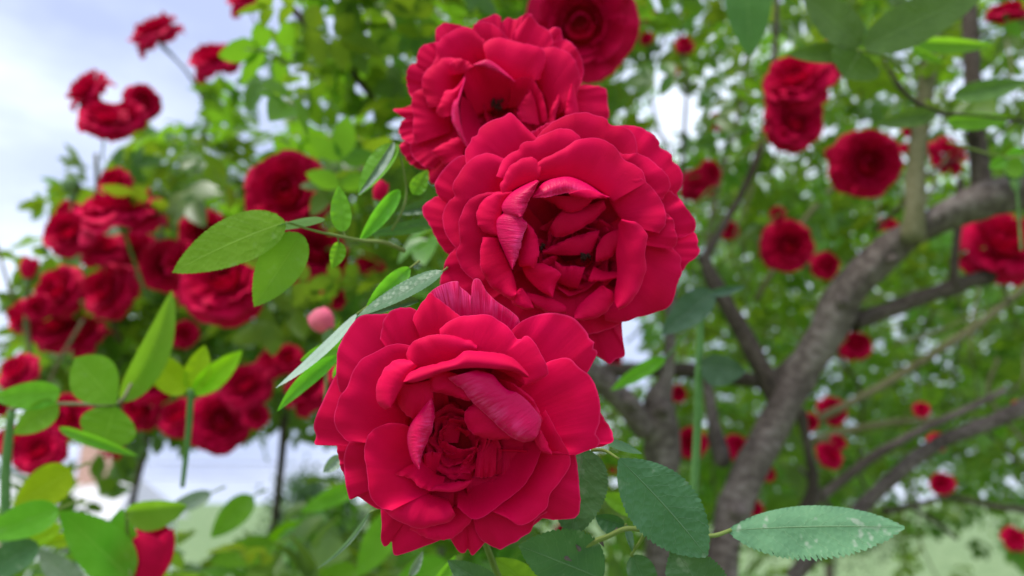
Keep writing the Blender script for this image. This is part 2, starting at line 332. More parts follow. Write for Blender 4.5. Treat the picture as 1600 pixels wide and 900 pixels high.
def D(rim, z=0, root=None, **k): return dict(rim=rim, z=z, root=root, **k)
def rose(name, c, d, label, petals, stem, stamens=(), whorl=(0, 0, 0, 0)):
    e = empty(name, at(c[0], c[1], d+0.030), label, 'rose', 'large red roses in focus')
    for i, s in enumerate(petals): petal(e, c, d, s, seed=i*1.37+c[0]*0.01)
    tube('stem', [(c[0], c[1], d+0.0245, 34), (c[0], c[1]+6, d+0.031, 30), (c[0]+2, c[1]+16, d+0.040, 12)]+stem, STEMM, e, 12, 24, 0.02)
    for k in range(5):         # sepals folded back under the bloom
        a = 2*math.pi*k/5+0.4; pts = []
        for t in np.linspace(0, 1, 6):
            rr = 12+70*t; hw = 9*math.sin(math.pi*min(1, t*0.9+0.1))
            for sgn in (-1, 0, 1):
                pts.append(at(c[0]+math.cos(a)*rr-math.sin(a)*hw*sgn, c[1]+math.sin(a)*rr+math.cos(a)*hw*sgn, d+0.028+0.010*t*t-(0.001 if sgn == 0 else 0)))
        add('sepal', pts, grid_faces(3, 6), SEPAL, e)
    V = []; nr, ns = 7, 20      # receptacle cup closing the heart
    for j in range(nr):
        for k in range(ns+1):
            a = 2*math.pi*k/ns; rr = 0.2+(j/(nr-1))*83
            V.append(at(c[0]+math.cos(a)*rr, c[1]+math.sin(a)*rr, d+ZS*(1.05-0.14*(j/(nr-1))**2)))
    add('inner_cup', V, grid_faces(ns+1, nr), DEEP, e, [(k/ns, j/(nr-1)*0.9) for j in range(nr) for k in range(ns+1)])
    for k in range(whorl[2]):   # tightly wrapped small petals deep in the heart
        t = k/whorl[2]; r0 = whorl[3]*(1-t*.78); a0 = k*2.4; sp = 1.0+.25*math.sin(k*3)
        cx, cy = whorl[0]+6*math.sin(k*1.9), whorl[1]+6*math.cos(k*2.3)
        rim = [(cx+r0*math.cos(a0+f*sp)*(1+.10*math.sin(f*7+k)), cy+r0*.95*math.sin(a0+f*sp)*(1+.10*math.cos(f*5+k))) for f in np.linspace(-1, 1, 7)]
        root = [(cx+r0*.62*math.cos(a0+f*sp), cy+r0*.6*math.sin(a0+f*sp)) for f in np.linspace(-1, 1, 5)]
        petal(e, c, d, D(rim, -.50-.10*t, root, zb=-.98, b=.1, ruf=.22), 28, 10, seed=k*2.1+c[1])
    if stamens:
        V, Fc = [], []
        for (sx, sy, sz) in stamens:
            b0 = at(sx-2+4*random.random(), sy+4, d-(sz-0.35)*ZS); t0 = at(sx, sy, d-sz*ZS); o = len(V); r = 0.0003
            for q, rr in ((b0, r), (t0, r), (t0+np.array([0, 0, 0.0006]), r*2.6), (t0+np.array([0, -0.0012, 0.0004]), r*0.8)):
                for k in range(6): V.append(q+np.array([math.cos(k*math.pi/3), 0.4*math.sin(k*2.1), math.sin(k*math.pi/3)])*rr)
            for j in range(3):
                for k in range(6): Fc.append((o+j*6+k, o+j*6+(k+1) % 6, o+j*6+6+(k+1) % 6, o+j*6+6+k))
            Fc.append(tuple(o+18+k for k in range(6)))
        add('stamens', V, Fc, STAMEN, e)['kind'] = 'stuff'
    return e
def D(rim, z=0, root=None, **k): return dict(rim=rim, z=z, root=root, **k)

# --- lowest bloom
A = [
 D([(700,590),(712,602),(721,607),(735,624),(756,645),(772,660),(785,672),(801,684),(819,691),(833,689)], .75, [(745,578),(769,585),(780,597),(793,609),(807,613),(823,625),(837,641),(845,653),(845,664),(841,678)], zb=.8, b=.28, pale=1, roll=.2),
 D([(674,586),(671,600),(674,611),(690,614),(708,620),(734,627)], .55, [(688,578),(700,580),(715,585),(730,595),(742,610)], zb=.45, b=.15, roll=.2),
 D([(740,630),(727,642),(727,659),(737,676),(753,683),(772,687),(793,687)], .35, [(760,640),(765,645),(775,655),(785,665),(795,675),(802,682)], zb=.45, b=.1),
 D([(800,598),(819,611),(833,624),(841,640),(847,655),(843,672)], .55, [(775,590),(790,610),(805,625),(820,650),(830,675)], zb=.3, b=.1),
 D([(630,596),(638,583),(655,575),(687,566),(712,560),(726,549),(742,549),(762,550),(792,555),(812,568),(826,585)], .85, [(632,597),(645,598),(658,595),(672,590),(687,583),(712,577),(735,575),(755,575),(782,577),(806,580),(826,590)], zb=1.05, b=.25, roll=.2),
 D([(637,566),(635,552),(642,537),(655,529),(677,523),(705,524),(732,530),(745,540)], .45, [(655,576),(670,573),(690,569),(712,564),(730,556),(745,553)], zb=.35, b=.2),
 D([(640,562),(625,561),(612,566),(600,577),(590,597),(587,615),(591,630),(602,640),(612,637)], .55, [(652,572),(645,580),(638,588),(630,602),(624,612),(620,620),(616,628),(612,634),(612,637)], zb=.75, b=.25),
 D([(618,612),(624,635),(638,650),(655,655),(669,647),(677,626)], .35, [(630,600),(640,600),(650,598),(660,596),(670,594),(676,592)], zb=.45, b=.12),
 D([(675,622),(679,640),(676,667),(668,688),(660,709),(656,733)], .75, [(668,628),(652,648),(641,664),(636,683),(639,705),(645,722),(654,733)], zb=.65, b=.28, pale=1, roll=.15),
 D([(687,514),(700,503),(717,495),(742,492),(765,492),(780,501),(799,516),(806,527),(812,531),(818,526),(823,524),(835,535),(847,555),(856,577),(855,587),(840,596),(825,602)], .35, [(690,560),(705,562),(725,568),(750,572),(780,580),(800,590),(815,600)], zb=.3, b=.15),
 D([(645,668),(625,662),(610,661),(590,667),(577,677),(571,694),(569,712),(573,737),(576,765),(582,782),(596,794),(612,797)], .2, [(668,680),(662,700),(658,715),(660,735),(668,752),(680,765)], zb=-.5, b=.2, ruf=.18),
 D([(588,778),(598,794),(607,804),(616,811),(630,818),(655,826),(675,822),(700,816),(712,805)], .05, [(640,752),(660,765),(680,775),(700,780)], zb=-.35, b=.3),
 D([(640,826),(660,838),(685,844),(705,841),(720,831),(734,817),(742,806)], -.2, [(650,790),(680,795),(715,790)], zb=-.6, b=.2),
 D([(671,765),(680,759),(692,756),(713,752),(736,750)], .15, [(673,767),(687,768),(708,769),(725,764),(738,752)], zb=.25, b=.12),
 D([(618,740),(627,744),(642,748),(652,759),(664,764),(676,767),(690,768)], .1, [(660,715),(668,725),(680,740),(695,745)], zb=-.5, b=.1),
 D([(848,688),(844,710),(833,735),(820,757),(800,775),(780,790),(760,805),(742,812),(730,806),(715,792)], .15, [(800,695),(790,712),(775,730),(758,742),(740,748),(715,758)], zb=-.9, b=-.05),
 D([(852,640),(866,666),(880,690),(891,712),(888,733),(876,751),(861,768),(857,778),(855,792),(840,805),(825,817),(810,820),(792,808),(770,800)], -.1, [(815,680),(815,700),(810,720),(795,745),(770,765),(750,775)], zb=-.8, b=.2),
 D([(832,678),(843,671),(851,684),(858,698),(863,710)], .35, [(832,682),(838,694),(846,705),(860,711)], zb=.4, b=.12),
 D([(890,700),(900,713),(904,745),(907,785),(905,802),(892,811),(875,812),(840,809),(815,800)], -.5, None, b=.3),
 D([(855,800),(838,812),(832,827),(817,840),(800,849),(785,857),(775,857),(757,847),(745,832),(740,815)], -.45, None, b=.3),
 D([(770,840),(758,848),(750,857),(738,868),(731,858),(726,864),(717,862),(704,843),(696,828)], -.6, None, b=.3, jag=.3),
 D([(600,782),(595,795),(596,820),(595,842),(600,854),(607,851),(612,845),(613,858),(617,868),(635,864),(665,853),(692,842),(705,830)], -.5, None, b=.3, jag=.4),
 D([(556,674),(542,697),(537,717),(538,737),(540,757),(546,780),(553,778),(560,776),(574,786),(590,795),(606,796)], -.3, None, b=.3, jag=.4),
 D([(528,684),(527,697),(528,710),(531,726),(538,742),(550,752)], -.75, None),
 D([(560,582),(545,579),(532,579),(522,590),(505,625),(493,652),(490,668),(494,682),(491,694),(508,696),(527,696),(546,693),(560,690)], -.5, None, b=.3, jag=.4),
 D([(655,545),(635,538),(620,537),(605,540),(585,550),(565,562),(552,580),(542,605),(530,620),(525,637),(521,652),(523,664),(531,678),(543,689),(560,692)], -.05, [(680,600),(665,612),(655,625),(645,640),(640,655),(638,670),(640,690)], zb=-.6, b=.25),
 D([(530,612),(525,590),(527,550),(535,530),(547,510),(560,495),(570,491),(590,490),(610,490),(632,494)], -.45, None, b=.35),
 D([(594,530),(597,512),(601,498),(607,489),(615,484),(627,480),(642,481),(652,486),(664,498),(680,515)], -.22, None, b=.35),
 D([(645,500),(650,488),(656,478),(663,469),(671,458),(677,460),(695,475),(717,492),(738,508),(750,520)], -.12, [(670,560),(690,560),(710,560),(730,560)], zb=-.4, b=.25),
 D([(660,480),(672,457),(692,444),(714,439),(718,447),(729,456),(736,463)], -.42, [(690,530),(710,530),(735,530)], zb=-.7, b=.15, pale=1, jag=.3, ruf=.15),
 D([(736,464),(737,447),(741,436),(750,437),(760,455),(775,470),(797,485),(810,497),(813,510)], -.40, [(735,530),(750,535),(780,540),(800,545)], zb=-.7, b=.15, pale=1, jag=.3, ruf=.15),
 D([(795,520),(802,513),(815,502),(832,494),(855,489),(875,490),(895,496),(910,510),(919,522),(921,529),(929,535),(926,544),(934,549),(930,560),(919,580),(905,600)], -.3, None, b=.35, jag=.4),
 D([(845,575),(857,566),(870,561),(885,559),(895,564),(905,575),(920,585),(930,602),(937,625),(939,648),(936,664),(931,678),(937,688),(934,698),(917,705),(897,711),(878,706)], -.18, None, b=.35),
 D([(930,630),(940,647),(949,662),(955,672),(959,687),(950,694),(935,699),(915,700)], -.55, None, b=.2),
 # heart
 D([(694,628),(692,645),(691,665),(690,692)], -0.70, [(712,628),(722,640),(722,660),(716,692)], zb=-0.85, b=.08),
 D([(684,684),(700,692),(719,701),(745,698)], -0.60, [(690,722),(705,726),(722,726),(740,722)], zb=-1.00, b=.05),
 D([(741,745),(755,746),(768,745),(774,740)], -0.45, [(748,694),(758,690),(768,688),(777,688)], zb=-0.70, b=.1),
 D([(773,741),(785,744),(798,739)], -0.65, [(777,690),(790,690),(806,690)], zb=-0.80, b=.06),
 D([(661,709),(675,706),(690,708)], -0.37, [(668,757),(675,753),(684,735)], zb=-0.70, b=.1),
 D([(713,748),(717,732),(726,717),(742,704)], -0.55, [(737,750),(741,735),(743,720),(745,706)], zb=-0.80, b=.06),
 D([(735,640),(744,650),(752,662),(758,676)], -0.75, [(716,645),(722,660),(730,680),(740,696)], zb=-1.00, b=.05),
 # backing
 D([(560,700),(570,760),(620,820),(690,840)], -.85, None), D([(660,835),(740,845),(820,830),(870,790)], -.88, None),
 D([(850,800),(890,740),(910,660),(900,590)], -.85, None), D([(905,620),(880,540),(800,520),(730,510)], -.88, None),
 D([(760,500),(660,490),(580,520),(540,600)], -.86, None), D([(545,570),(530,640),(550,720),(575,770)], -.9, None),
]
rose('rose_bloom', (715,700), 0.302, 'large open red rose, lowest of the three sharp blooms', A, [(740,800,.36,10),(790,930,.40,10)], (), (716,690,11,66))
# --- middle bloom
B = [
 D([(832,309),(845,309),(860,307),(875,304),(887,302),(900,305),(915,309),(932,310),(953,308)], .75, [(832,305),(840,295),(850,285),(865,279),(887,276),(905,281),(924,291),(940,302),(953,308)], zb=.55, b=.30, pale=1, roll=-.1),
 D([(888,304),(905,309),(925,311),(950,309)], .86, [(889,302),(905,297),(922,297),(942,304)], zb=.9, b=.06),
 D([(843,310),(865,318),(873,326),(892,332),(908,328),(922,318)], .3, [(845,303),(860,305),(880,306),(900,306),(915,306),(930,307)], zb=.5, b=.05),
 D([(858,358),(863,367),(873,371),(889,367),(905,359),(929,343),(947,325)], .05, [(868,340),(880,328),(892,325),(905,322),(925,318),(943,312)], zb=.1, b=.15),
 D([(843,283),(836,296),(827,312),(820,330),(815,339)], .85, [(838,281),(818,290),(797,303),(784,322),(790,336),(805,338)], zb=.6, b=.28, pale=1),
 D([(815,340),(824,350),(818,366),(813,385),(808,405),(801,421)], .8, [(787,333),(776,345),(778,370),(786,390),(794,408),(800,421)], zb=.55, b=.25, pale=1),
 D([(824,348),(832,357),(838,368),(842,387),(841,405),(835,420)], .6, [(822,352),(817,370),(812,390),(809,410),(814,417),(824,414)], zb=.45, b=.2),
 D([(836,411),(852,413),(876,427),(869,443),(864,465)], .4, [(815,412),(818,425),(828,440),(845,455),(862,464)], zb=.25, b=.2, jag=.3),
 D([(755,370),(751,385),(750,400),(751,415),(757,432),(770,450),(785,462),(798,468),(806,462)], .45, [(778,372),(782,385),(790,400),(796,415),(802,430),(806,445),(808,455)], zb=.3, b=.2),
 D([(813,450),(803,460),(799,470),(806,478),(820,483),(834,482)], .3, [(816,450),(822,458),(827,465),(831,473),(834,480)], zb=.4, b=.12),
 D([(829,472),(842,482),(856,489),(870,491),(884,489)], .15, [(823,457),(838,460),(855,465),(870,470),(884,478)], zb=.1, b=.12),
 D([(942,446),(955,454),(959,465),(955,477),(945,489),(930,497),(910,501),(898,500)], .35, [(938,447),(930,454),(920,462),(910,471),(902,480),(897,490)], zb=.15, b=.2),
 D([(972,342),(985,344),(998,350),(1010,365),(1010,380),(1007,393),(1010,415),(1007,432),(997,457),(982,475),(967,485)], .6, [(966,350),(966,362),(965,375),(963,388),(962,400),(964,415),(964,430),(962,445),(960,458),(960,472)], zb=.35, b=.3, ruf=.25),
 D([(847,392),(870,381),(890,372),(913,365),(937,360)], -.1, [(850,397),(875,399),(900,399),(922,396),(931,380)], zb=-.2, b=.12),
 D([(867,408),(882,416),(898,416),(914,418)], 0, [(870,440),(885,448),(903,451)], zb=-.3, b=.12),
 D([(918,440),(940,440),(966,434)], .05, [(928,416),(945,424),(966,424)], zb=-.2, b=.1),
 D([(930,410),(951,404),(964,390),(973,366)], .15, [(932,386),(942,370),(955,362),(968,358)], zb=.05, b=.12),
 D([(838,415),(846,408),(856,402),(868,398)], -.15, [(850,420),(858,416),(866,410),(872,404)], zb=-.4, b=.05),
 D([(800,298),(782,300),(770,303),(757,311),(747,326),(745,342),(750,356),(760,366),(775,368)], .35, [(800,302),(792,312),(786,325),(782,340),(780,355),(782,368)], zb=.4, b=.15),
 D([(783,304),(781,290),(787,277),(795,262),(805,254),(822,246),(835,247),(846,258)], .4, [(793,305),(800,298),(810,292),(825,286),(842,281)], zb=.35, b=.15),
 D([(838,262),(842,252),(862,242),(882,232),(897,221),(910,217),(925,215),(940,217),(955,224),(965,235),(975,249),(992,257),(1005,270),(1010,285)], .35, [(842,284),(860,280),(880,277),(900,279),(920,288),(940,300),(958,315)], zb=.15, b=.18),
 D([(975,262),(990,272),(1008,283),(1025,300),(1035,317),(1040,333),(1040,350),(1030,365)], .25, [(945,305),(952,315),(960,328),(968,340),(975,350)], zb=-.1, b=.25),
 D([(1028,322),(1040,333),(1052,343),(1055,360),(1058,378),(1050,390)], .12, [(970,335),(980,350),(988,365),(990,380)], zb=-.3, b=.25),
 D([(1040,375),(1054,390),(1064,401),(1063,415),(1066,426),(1058,445),(1055,460),(1050,473),(1037,484),(1007,493),(970,503),(945,500)], -.2, [(975,360),(975,380),(975,400),(972,420),(965,440),(955,455),(940,465)], zb=-.5, b=.25, ruf=.15),
 D([(795,252),(785,247),(770,240),(757,239),(742,245),(727,257),(717,272),(709,285),(707,297),(711,306),(703,313),(695,325),(691,340),(695,360),(702,375),(712,388)], 0, [(805,300),(795,305),(788,315),(785,325),(783,340),(783,352)], zb=-.5, b=.3),
 D([(780,299),(755,302),(735,311),(725,325),(717,345),(717,362),(719,380),(713,391),(715,407),(725,425),(748,442)], .15, [(795,320),(790,335),(787,350),(786,370),(788,390),(795,405)], zb=-.3, b=.25),
 D([(745,238),(726,243),(712,247),(697,260),(687,272),(679,287),(681,298),(686,308),(702,322)], -.35, None, b=.3),
 D([(705,298),(690,305),(683,307),(667,316),(660,325),(661,335),(670,350),(680,370),(697,395),(715,402)], -.5, None, b=.3),
 D([(722,384),(711,388),(697,405),(690,427),(688,446),(700,470),(735,490)], -.35, None, b=.3),
 D([(728,255),(727,245),(727,234),(735,222),(737,215),(746,211),(750,200),(767,189),(787,182),(795,176),(802,179),(815,192),(830,207),(840,217)], -.1, [(805,280),(815,275),(825,272),(835,268),(845,265)], zb=-.6, b=.3, jag=.5),
 D([(822,214),(832,206),(843,199),(859,191),(875,190)], -.45, None),
 D([(838,216),(842,210),(850,202),(865,190),(887,180),(912,175),(925,178),(947,184),(954,195),(972,197),(985,204),(992,215),(996,230),(994,242)], -.2, [(870,275),(890,270),(910,270),(930,275),(945,285)], zb=-.65, b=.3),
 D([(775,275),(785,252),(795,241),(810,234),(815,225),(825,220),(835,219),(850,210),(870,202),(890,202),(902,209),(909,219),(915,235)], .12, [(815,290),(830,284),(845,280),(860,278),(880,275),(895,275)], zb=-.25, b=.25),
 D([(955,232),(972,240),(983,240),(995,239),(1010,245),(1025,257),(1040,270),(1047,283),(1047,294),(1035,312)], 0, [(940,290),(950,298),(960,306),(970,318)], zb=-.5, b=.3),
 D([(950,198),(968,196),(982,196),(1000,199),(1020,210),(1030,222),(1031,230),(1042,235),(1050,242),(1051,252),(1062,260),(1067,276),(1065,290),(1055,305)], -.5, None, b=.35),
 D([(1030,302),(1047,299),(1055,304),(1065,315),(1077,330),(1086,345),(1087,355),(1082,363),(1065,372)], -.25, None, b=.35),
 D([(1055,363),(1070,361),(1083,362),(1091,373),(1090,383),(1094,392),(1087,403),(1075,412),(1066,424),(1050,432)], -.4, None, b=.35),
 D([(985,488),(973,500),(972,515),(974,535),(976,556),(962,561),(953,569),(942,562),(920,548)], -.8, None, b=.2, jag=.3),
 D([(890,520),(920,522),(950,515),(980,500),(1005,488)], -.55, None, b=.2),
 D([(740,438),(765,470),(800,500),(850,512),(905,508)], -.5, None, b=.2),
 D([(720,300),(740,260),(790,220),(850,205)], -.85, None), D([(830,205),(920,195),(1000,220),(1040,270)], -.87, None),
 D([(1030,260),(1060,310),(1070,380),(1050,440)], -.85, None), D([(1050,420),(1030,470),(960,500),(900,505)], -.87, None), D([(720,420),(700,380),(700,330),(715,295)], -.86, None),
]
rose('rose_bloom', (885,390), 0.350, 'large open red rose in the middle, with a deep folded heart', B, [(880,520,.42,10),(850,700,.46,10)],
     [(845+random.random()*6, 383+random.random()*12, -.25) for _ in range(8)]+[(908+random.random()*14, 398+random.random()*8, -.15) for _ in range(12)], (900,395,12,74))
# --- topmost of the three
C = [
 D([(726,118),(716,148),(706,167),(707,190),(717,212),(729,230)], .6, [(727,125),(721,145),(717,162),(718,180),(722,203),(731,228)], zb=.75, b=.1, pale=1),
 D([(722,128),(729,112),(738,102),(762,106),(785,116),(803,128)], .45, [(738,185),(748,180),(760,175),(775,172),(790,170),(802,165)], zb=-.7, b=-.1),
 D([(721,150),(719,175),(723,205),(732,232),(750,252),(790,262)], .4, [(745,165),(745,175),(748,190),(755,200),(765,205),(780,205)], zb=-.7, b=-.05),
 D([(738,102),(750,104),(762,107),(785,117),(803,128)], .55, [(742,99),(752,95),(762,93),(775,100),(792,114),(805,127)], zb=.5, b=.1, pale=1),
 D([(800,126),(818,120),(831,122),(840,135),(848,150),(852,165),(856,190)], .45, [(795,170),(800,168),(806,168),(812,172),(818,180),(825,195)], zb=-.5, b=0),
 D([(828,140),(818,155),(809,172),(812,190)], .3, [(830,141),(836,155),(840,175),(843,195)], zb=.25, b=.1),
 D([(872,147),(863,165),(857,185),(859,200)], .3, [(875,149),(874,160),(869,178),(866,200)], zb=.35, b=.08),
 D([(893,130),(889,145),(884,165),(880,195)], .2, [(897,133),(902,160),(904,175),(903,195)], zb=.1, b=.1),
 D([(703,99),(717,91),(730,96),(741,103)], .4, [(704,118),(715,116),(726,115)], zb=.3, b=.1),
 D([(724,120),(711,138),(696,143),(690,155),(682,174),(690,184)], .35, [(726,128),(720,140),(714,152),(710,165),(706,180)], zb=.4, b=.15),
 D([(675,100),(681,90),(681,75),(687,62),(705,49),(722,42),(737,45),(757,62)], 0, [(715,118),(722,115),(730,110),(742,105),(755,103)], zb=-.5, b=.25),
 D([(682,74),(680,60),(681,46),(688,38),(696,35),(712,37),(735,45)], -.5, None, b=.2),
 D([(725,58),(736,45),(743,37),(757,34),(775,40),(788,53),(798,66)], -.12, None, b=.3),
 D([(740,40),(750,31),(762,27),(773,22),(782,26),(785,36),(790,50)], -.5, None, b=.2),
 D([(781,42),(787,31),(796,27),(803,31),(815,25),(822,21),(832,22)], -.6, None, b=.2),
 D([(794,66),(807,46),(822,28),(830,24),(842,38),(857,48),(864,62),(862,80)], -.2, None, b=.3),
 D([(852,52),(862,44),(872,42),(877,46),(879,58),(881,72)], -.5, None, b=.2),
 D([(758,88),(755,72),(762,63),(775,59),(795,62),(815,67),(845,74),(853,88),(850,105),(843,124)], .15, [(765,104),(775,108),(787,115),(800,125),(815,124),(830,126)], zb=0, b=.2),
 D([(840,76),(853,74),(866,74),(882,79),(895,90),(903,106),(907,122),(903,142),(897,165)], 0, [(835,124),(842,135),(850,150),(856,165),(860,185)], zb=-.4, b=.3),
 D([(860,66),(880,61),(891,66),(902,77),(910,97),(912,118),(905,138)], -.35, None, b=.3),
 D([(885,140),(905,133),(925,133),(945,137),(949,150),(950,167),(953,178),(944,196)], -.6, None, b=.3),
 D([(690,66),(680,66),(665,69),(655,76),(651,90),(652,104),(665,118)], -.35, None, b=.3),
 D([(670,98),(652,99),(640,102),(635,113),(635,130),(640,148),(655,162)], -.45, None, b=.3),
 D([(712,90),(690,91),(668,109),(659,125),(662,145),(670,168)], .05, [(722,122),(718,130),(714,140),(712,150),(710,165)], zb=-.3, b=.3),
 D([(672,139),(655,140),(645,147),(643,165),(646,185),(645,205),(650,225)], -.1, [(706,165),(706,175),(706,190),(708,205)], zb=-.5, b=.3),
 D([(658,158),(640,165),(627,169),(614,171),(622,178),(630,184),(645,198)], -.7, None, b=.2, jag=.2),
 D([(650,178),(632,186),(623,200),(626,213),(638,224),(655,232)], -.45, None, b=.25),
 D([(655,208),(643,222),(641,236),(648,248),(662,260),(680,264)], -.25, None, b=.3),
 D([(635,218),(624,228),(626,236),(637,252),(650,262),(670,268)], -.6, None, b=.25),
 D([(655,250),(665,266),(671,284),(680,287),(697,277),(712,258)], -.45, None, b=.25),
 D([(714,214),(690,226),(675,236),(684,246),(698,257),(715,252)], .1, [(732,222),(728,230),(725,238),(724,244)], zb=.1, b=.15),
 D([(700,262),(740,280),(790,290),(850,280),(890,240)], -.5, None, b=.2),
 D([(660,180),(655,120),(680,75),(740,55)], -.85, None), D([(720,55),(790,45),(860,65),(895,110)], -.87, None), D([(890,90),(905,150),(890,210),(840,260)], -.85, None), D([(860,250),(780,280),(700,260),(660,190)], -.86, None),
]
rose('rose_bloom', (778,165), 0.418, 'large red rose with a round dark cup, topmost of the three sharp blooms', C, [(780,300,.48,9),(800,480,.52,9)],
     [(768+random.random()*18, 155+random.random()*16, -.35) for _ in range(22)]+[(803+random.random()*6, 148+random.random()*6, -.3) for _ in range(5)], (778,175,5,34))


# ------------------------------------------------------------------ single leaves traced in place
def leaf_geo(b, t, wl, wr, d, dt=0.0, bend=0.0, zl=0.2, zr=0.2, NU=56, HW=6, teeth=22, tooth=0.07, wavy=0.1, peak=0.38, seed=0, tl=1.0):
    NU = max(NU, int(teeth*4)+1)
    """b, t: base and tip pixels; wl / wr: half widths on the two sides (px); d: depth of the base (m); dt: depth change
    towards the tip (cm, + away); zl / zr: how far each margin lifts towards the viewer (cm)"""
    b = np.array(b, float); t = np.array(t, float); ax = t-b; Ln = np.linalg.norm(ax); ax /= Ln; nr = np.array([ax[1], -ax[0]])
    V, UV = [], []
    a_ = peak/(1-peak)
    for i in range(NU):
        s = i/(NU-1)
        ctr = b+ax*Ln*s+nr*bend*4*s*(1-s)
        w0 = (s**(0.85*a_))*((1-s)**0.85); w0 /= ((peak**(0.85*a_))*((1-peak)**0.85))
        w0 = max(w0, 0.0)
        sj = s*teeth+0.35*noise.noise(Vector((s*teeth*0.5, seed, 3))); ph = sj % 1.0; tv = 0.55+0.9*abs(noise.noise(Vector((math.floor(sj)*1.7, seed, 8))))
        saw = 1+tooth*tv*((ph/0.75 if ph < 0.75 else (1-ph)/0.25)-0.6)*1.6 if 0.06 < s < 0.97 else 1
        for k in range(-HW, HW+1):
            f = k/HW; W = wl if f > 0 else wr; zz = zl if f > 0 else zr
            edge = (1+(saw-1)*(tl if f > 0 else 1)) if abs(k) == HW else 1
            off = nr*W*w0*f*edge + ax*(abs(f)**2)*Ln*0.03*(ph if abs(k) == HW else 0)*0.5
            z = zz*abs(f)**1.3*w0 + wavy*w0*f*f*noise.noise(Vector((s*4.5, f*1.5, seed))) + 0.05*math.sin(s*9*math.pi)*abs(f)*w0*0.5
            p = ctr+off
            V.append((p[0], p[1], d+dt*0.01*s-z*0.01)); UV.append((s, f))
    V = np.array(V)
    return at(V[:, 0], V[:, 1], V[:, 2]), grid_faces(2*HW+1, NU), UV
def leaf(name, b, t, wl, wr, d, mat, parent=None, **k):
    V, Fc, UV = leaf_geo(b, t, wl, wr, d, seed=random.random()*99, **k)
    return add(name, V, Fc, LM[mat], parent, UV)
def leaf_thing(label, leaflets, stems, org, group=None, name='rose_leaf', stem_mat=None):
    e = empty(name, at(*org), label, 'leaf', group)
    for a in leaflets:
        a = list(a); kw = a.pop() if isinstance(a[-1], dict) else {}
        leaf('leaflet', *a, parent=e, **kw)
    for s in stems: tube('leaf_stalk', s, stem_mat or STEMM, e, 8, None, 0.03)
    return e

# right below the roses (in focus)
leaf_thing('large dark green serrated leaf hanging beside the lowest rose', [((966,716),(1104,869),52,56,.315,'dark',dict(dt=1.0,zl=-.5,zr=.35,bend=4,teeth=26,peak=.5))],
  [[(925,703,.33,6),(945,704,.325,5),(967,717,.315,4)]], (966,716,.315))
leaf_thing('dusty pale green serrated leaf held out flat, crossing the grey trunk', [((1136,829),(1412,824),33,52,.335,'dusty',dict(dt=1.5,zl=-.9,zr=.9,bend=4,teeth=32,tooth=.13,wavy=.6,peak=.47,tl=.2))],
  [[(1100,838,.33,7),(1120,836,.332,7),(1142,828,.335,6)]], (1110,836,.333))
leaf_thing('dark green leaf tucked behind the lowest rose, with a sunken spot', [((912,700),(892,842),46,44,.345,'dark',dict(zl=.3,zr=.3,teeth=24))], [[(905,690,.35,5),(912,702,.345,4)]], (910,702,.345))
leaf_thing('spotted dark leaf below the thorny stem', [((942,905),(812,853),44,58,.345,'dark',dict(zl=-.3,zr=.5,dt=-1))], [[(960,915,.35,5),(940,904,.345,4)]], (940,905,.345))
leaf_thing('broad leaf under the large hanging leaf, brown spot on its edge', [((1120,960),(1052,852),52,46,.33,'dark',dict(zl=.4,zr=.4))], [[(1125,985,.34,5),(1120,958,.33,4)]], (1120,960,.33))
leaf_thing('small dark leaf between the hanging leaf and the rose', [((976,820),(930,806),22,10,.35,'dark',dict(zl=.2))], [[(985,826,.35,4),(975,819,.35,3)]], (976,820,.35))
leaf_thing('bright green thin leaf behind the hanging leaf', [((1000,803),(940,772),14,18,.44,'green')], [[(1015,812,.44,4),(999,802,.44,3)]], (1000,803,.44))
leaf_thing('narrow dark leaf pointing out from under the lowest rose petals', [((945,688),(1003,709),8,7,.345,'dark',dict(zl=-.6,zr=.6))], [[(925,684,.35,4),(946,689,.345,3)]], (945,688,.345))
leaf_thing('dark leaf hanging from the thorny stem at the bottom', [((988,868),(1022,940),24,20,.36,'dark')], [[(990,850,.36,4),(988,870,.36,3)]], (988,868,.36))
leaf_thing('small twisted dark leaf on the thorny stem', [((977,820),(988,862),8,4,.338,'dark',dict(zl=-.6,tooth=.15,teeth=7))], [[(979,818,.338,3),(977,822,.338,3)]], (977,820,.338))
leaf_thing('green leaf with brown patches under the lowest rose', [((785,930),(700,876),26,22,.36,'dark'),((838,925),(775,872),20,24,.37,'green')], [[(830,940,.38,5),(785,928,.36,4)]], (800,930,.365))
leaf_thing('pale leaf seen edge on below the lowest rose', [((640,900),(660,862),5,9,.42,'silver'),((672,925),(712,868),7,14,.42,'green')], [[(640,930,.42,4),(640,898,.42,3)]], (640,905,.42))
# thorny stem
ts = empty('thorny_shoot', at(865,905,.345), 'olive green thorny stem with a swollen base, right of the lowest rose', 'stem')
tube('stem', [(845,925,.345,26),(868,893,.345,22),(890,868,.343,13),(920,850,.34,10),(950,838,.337,8),(980,826,.335,8),(1015,831,.335,7),(1040,842,.336,6)], STEMM, ts, 12, 48, 0.03)
tube('side_stem', [(1010,832,.336,6),(998,850,.338,5),(986,868,.345,4)], STEMM, ts, 8, 10, 0.03)
for (x, y, dx, dy) in ((939,846,5,9),(905,858,-6,-8),(962,832,2,-9),(885,872,9,5)):
    c0 = at(x, y, .338); tip = at(x+dx, y+dy, .336); V = []
    for k in range(6): V.append(c0+0.0011*(RGT*math.cos(k*1.047)+UPV*math.sin(k*1.047)+FWD*0.3*math.sin(k*1.047)))
    V.append(tip); add('thorn', V, [(k, (k+1) % 6, 6) for k in range(6)], BARK, ts)
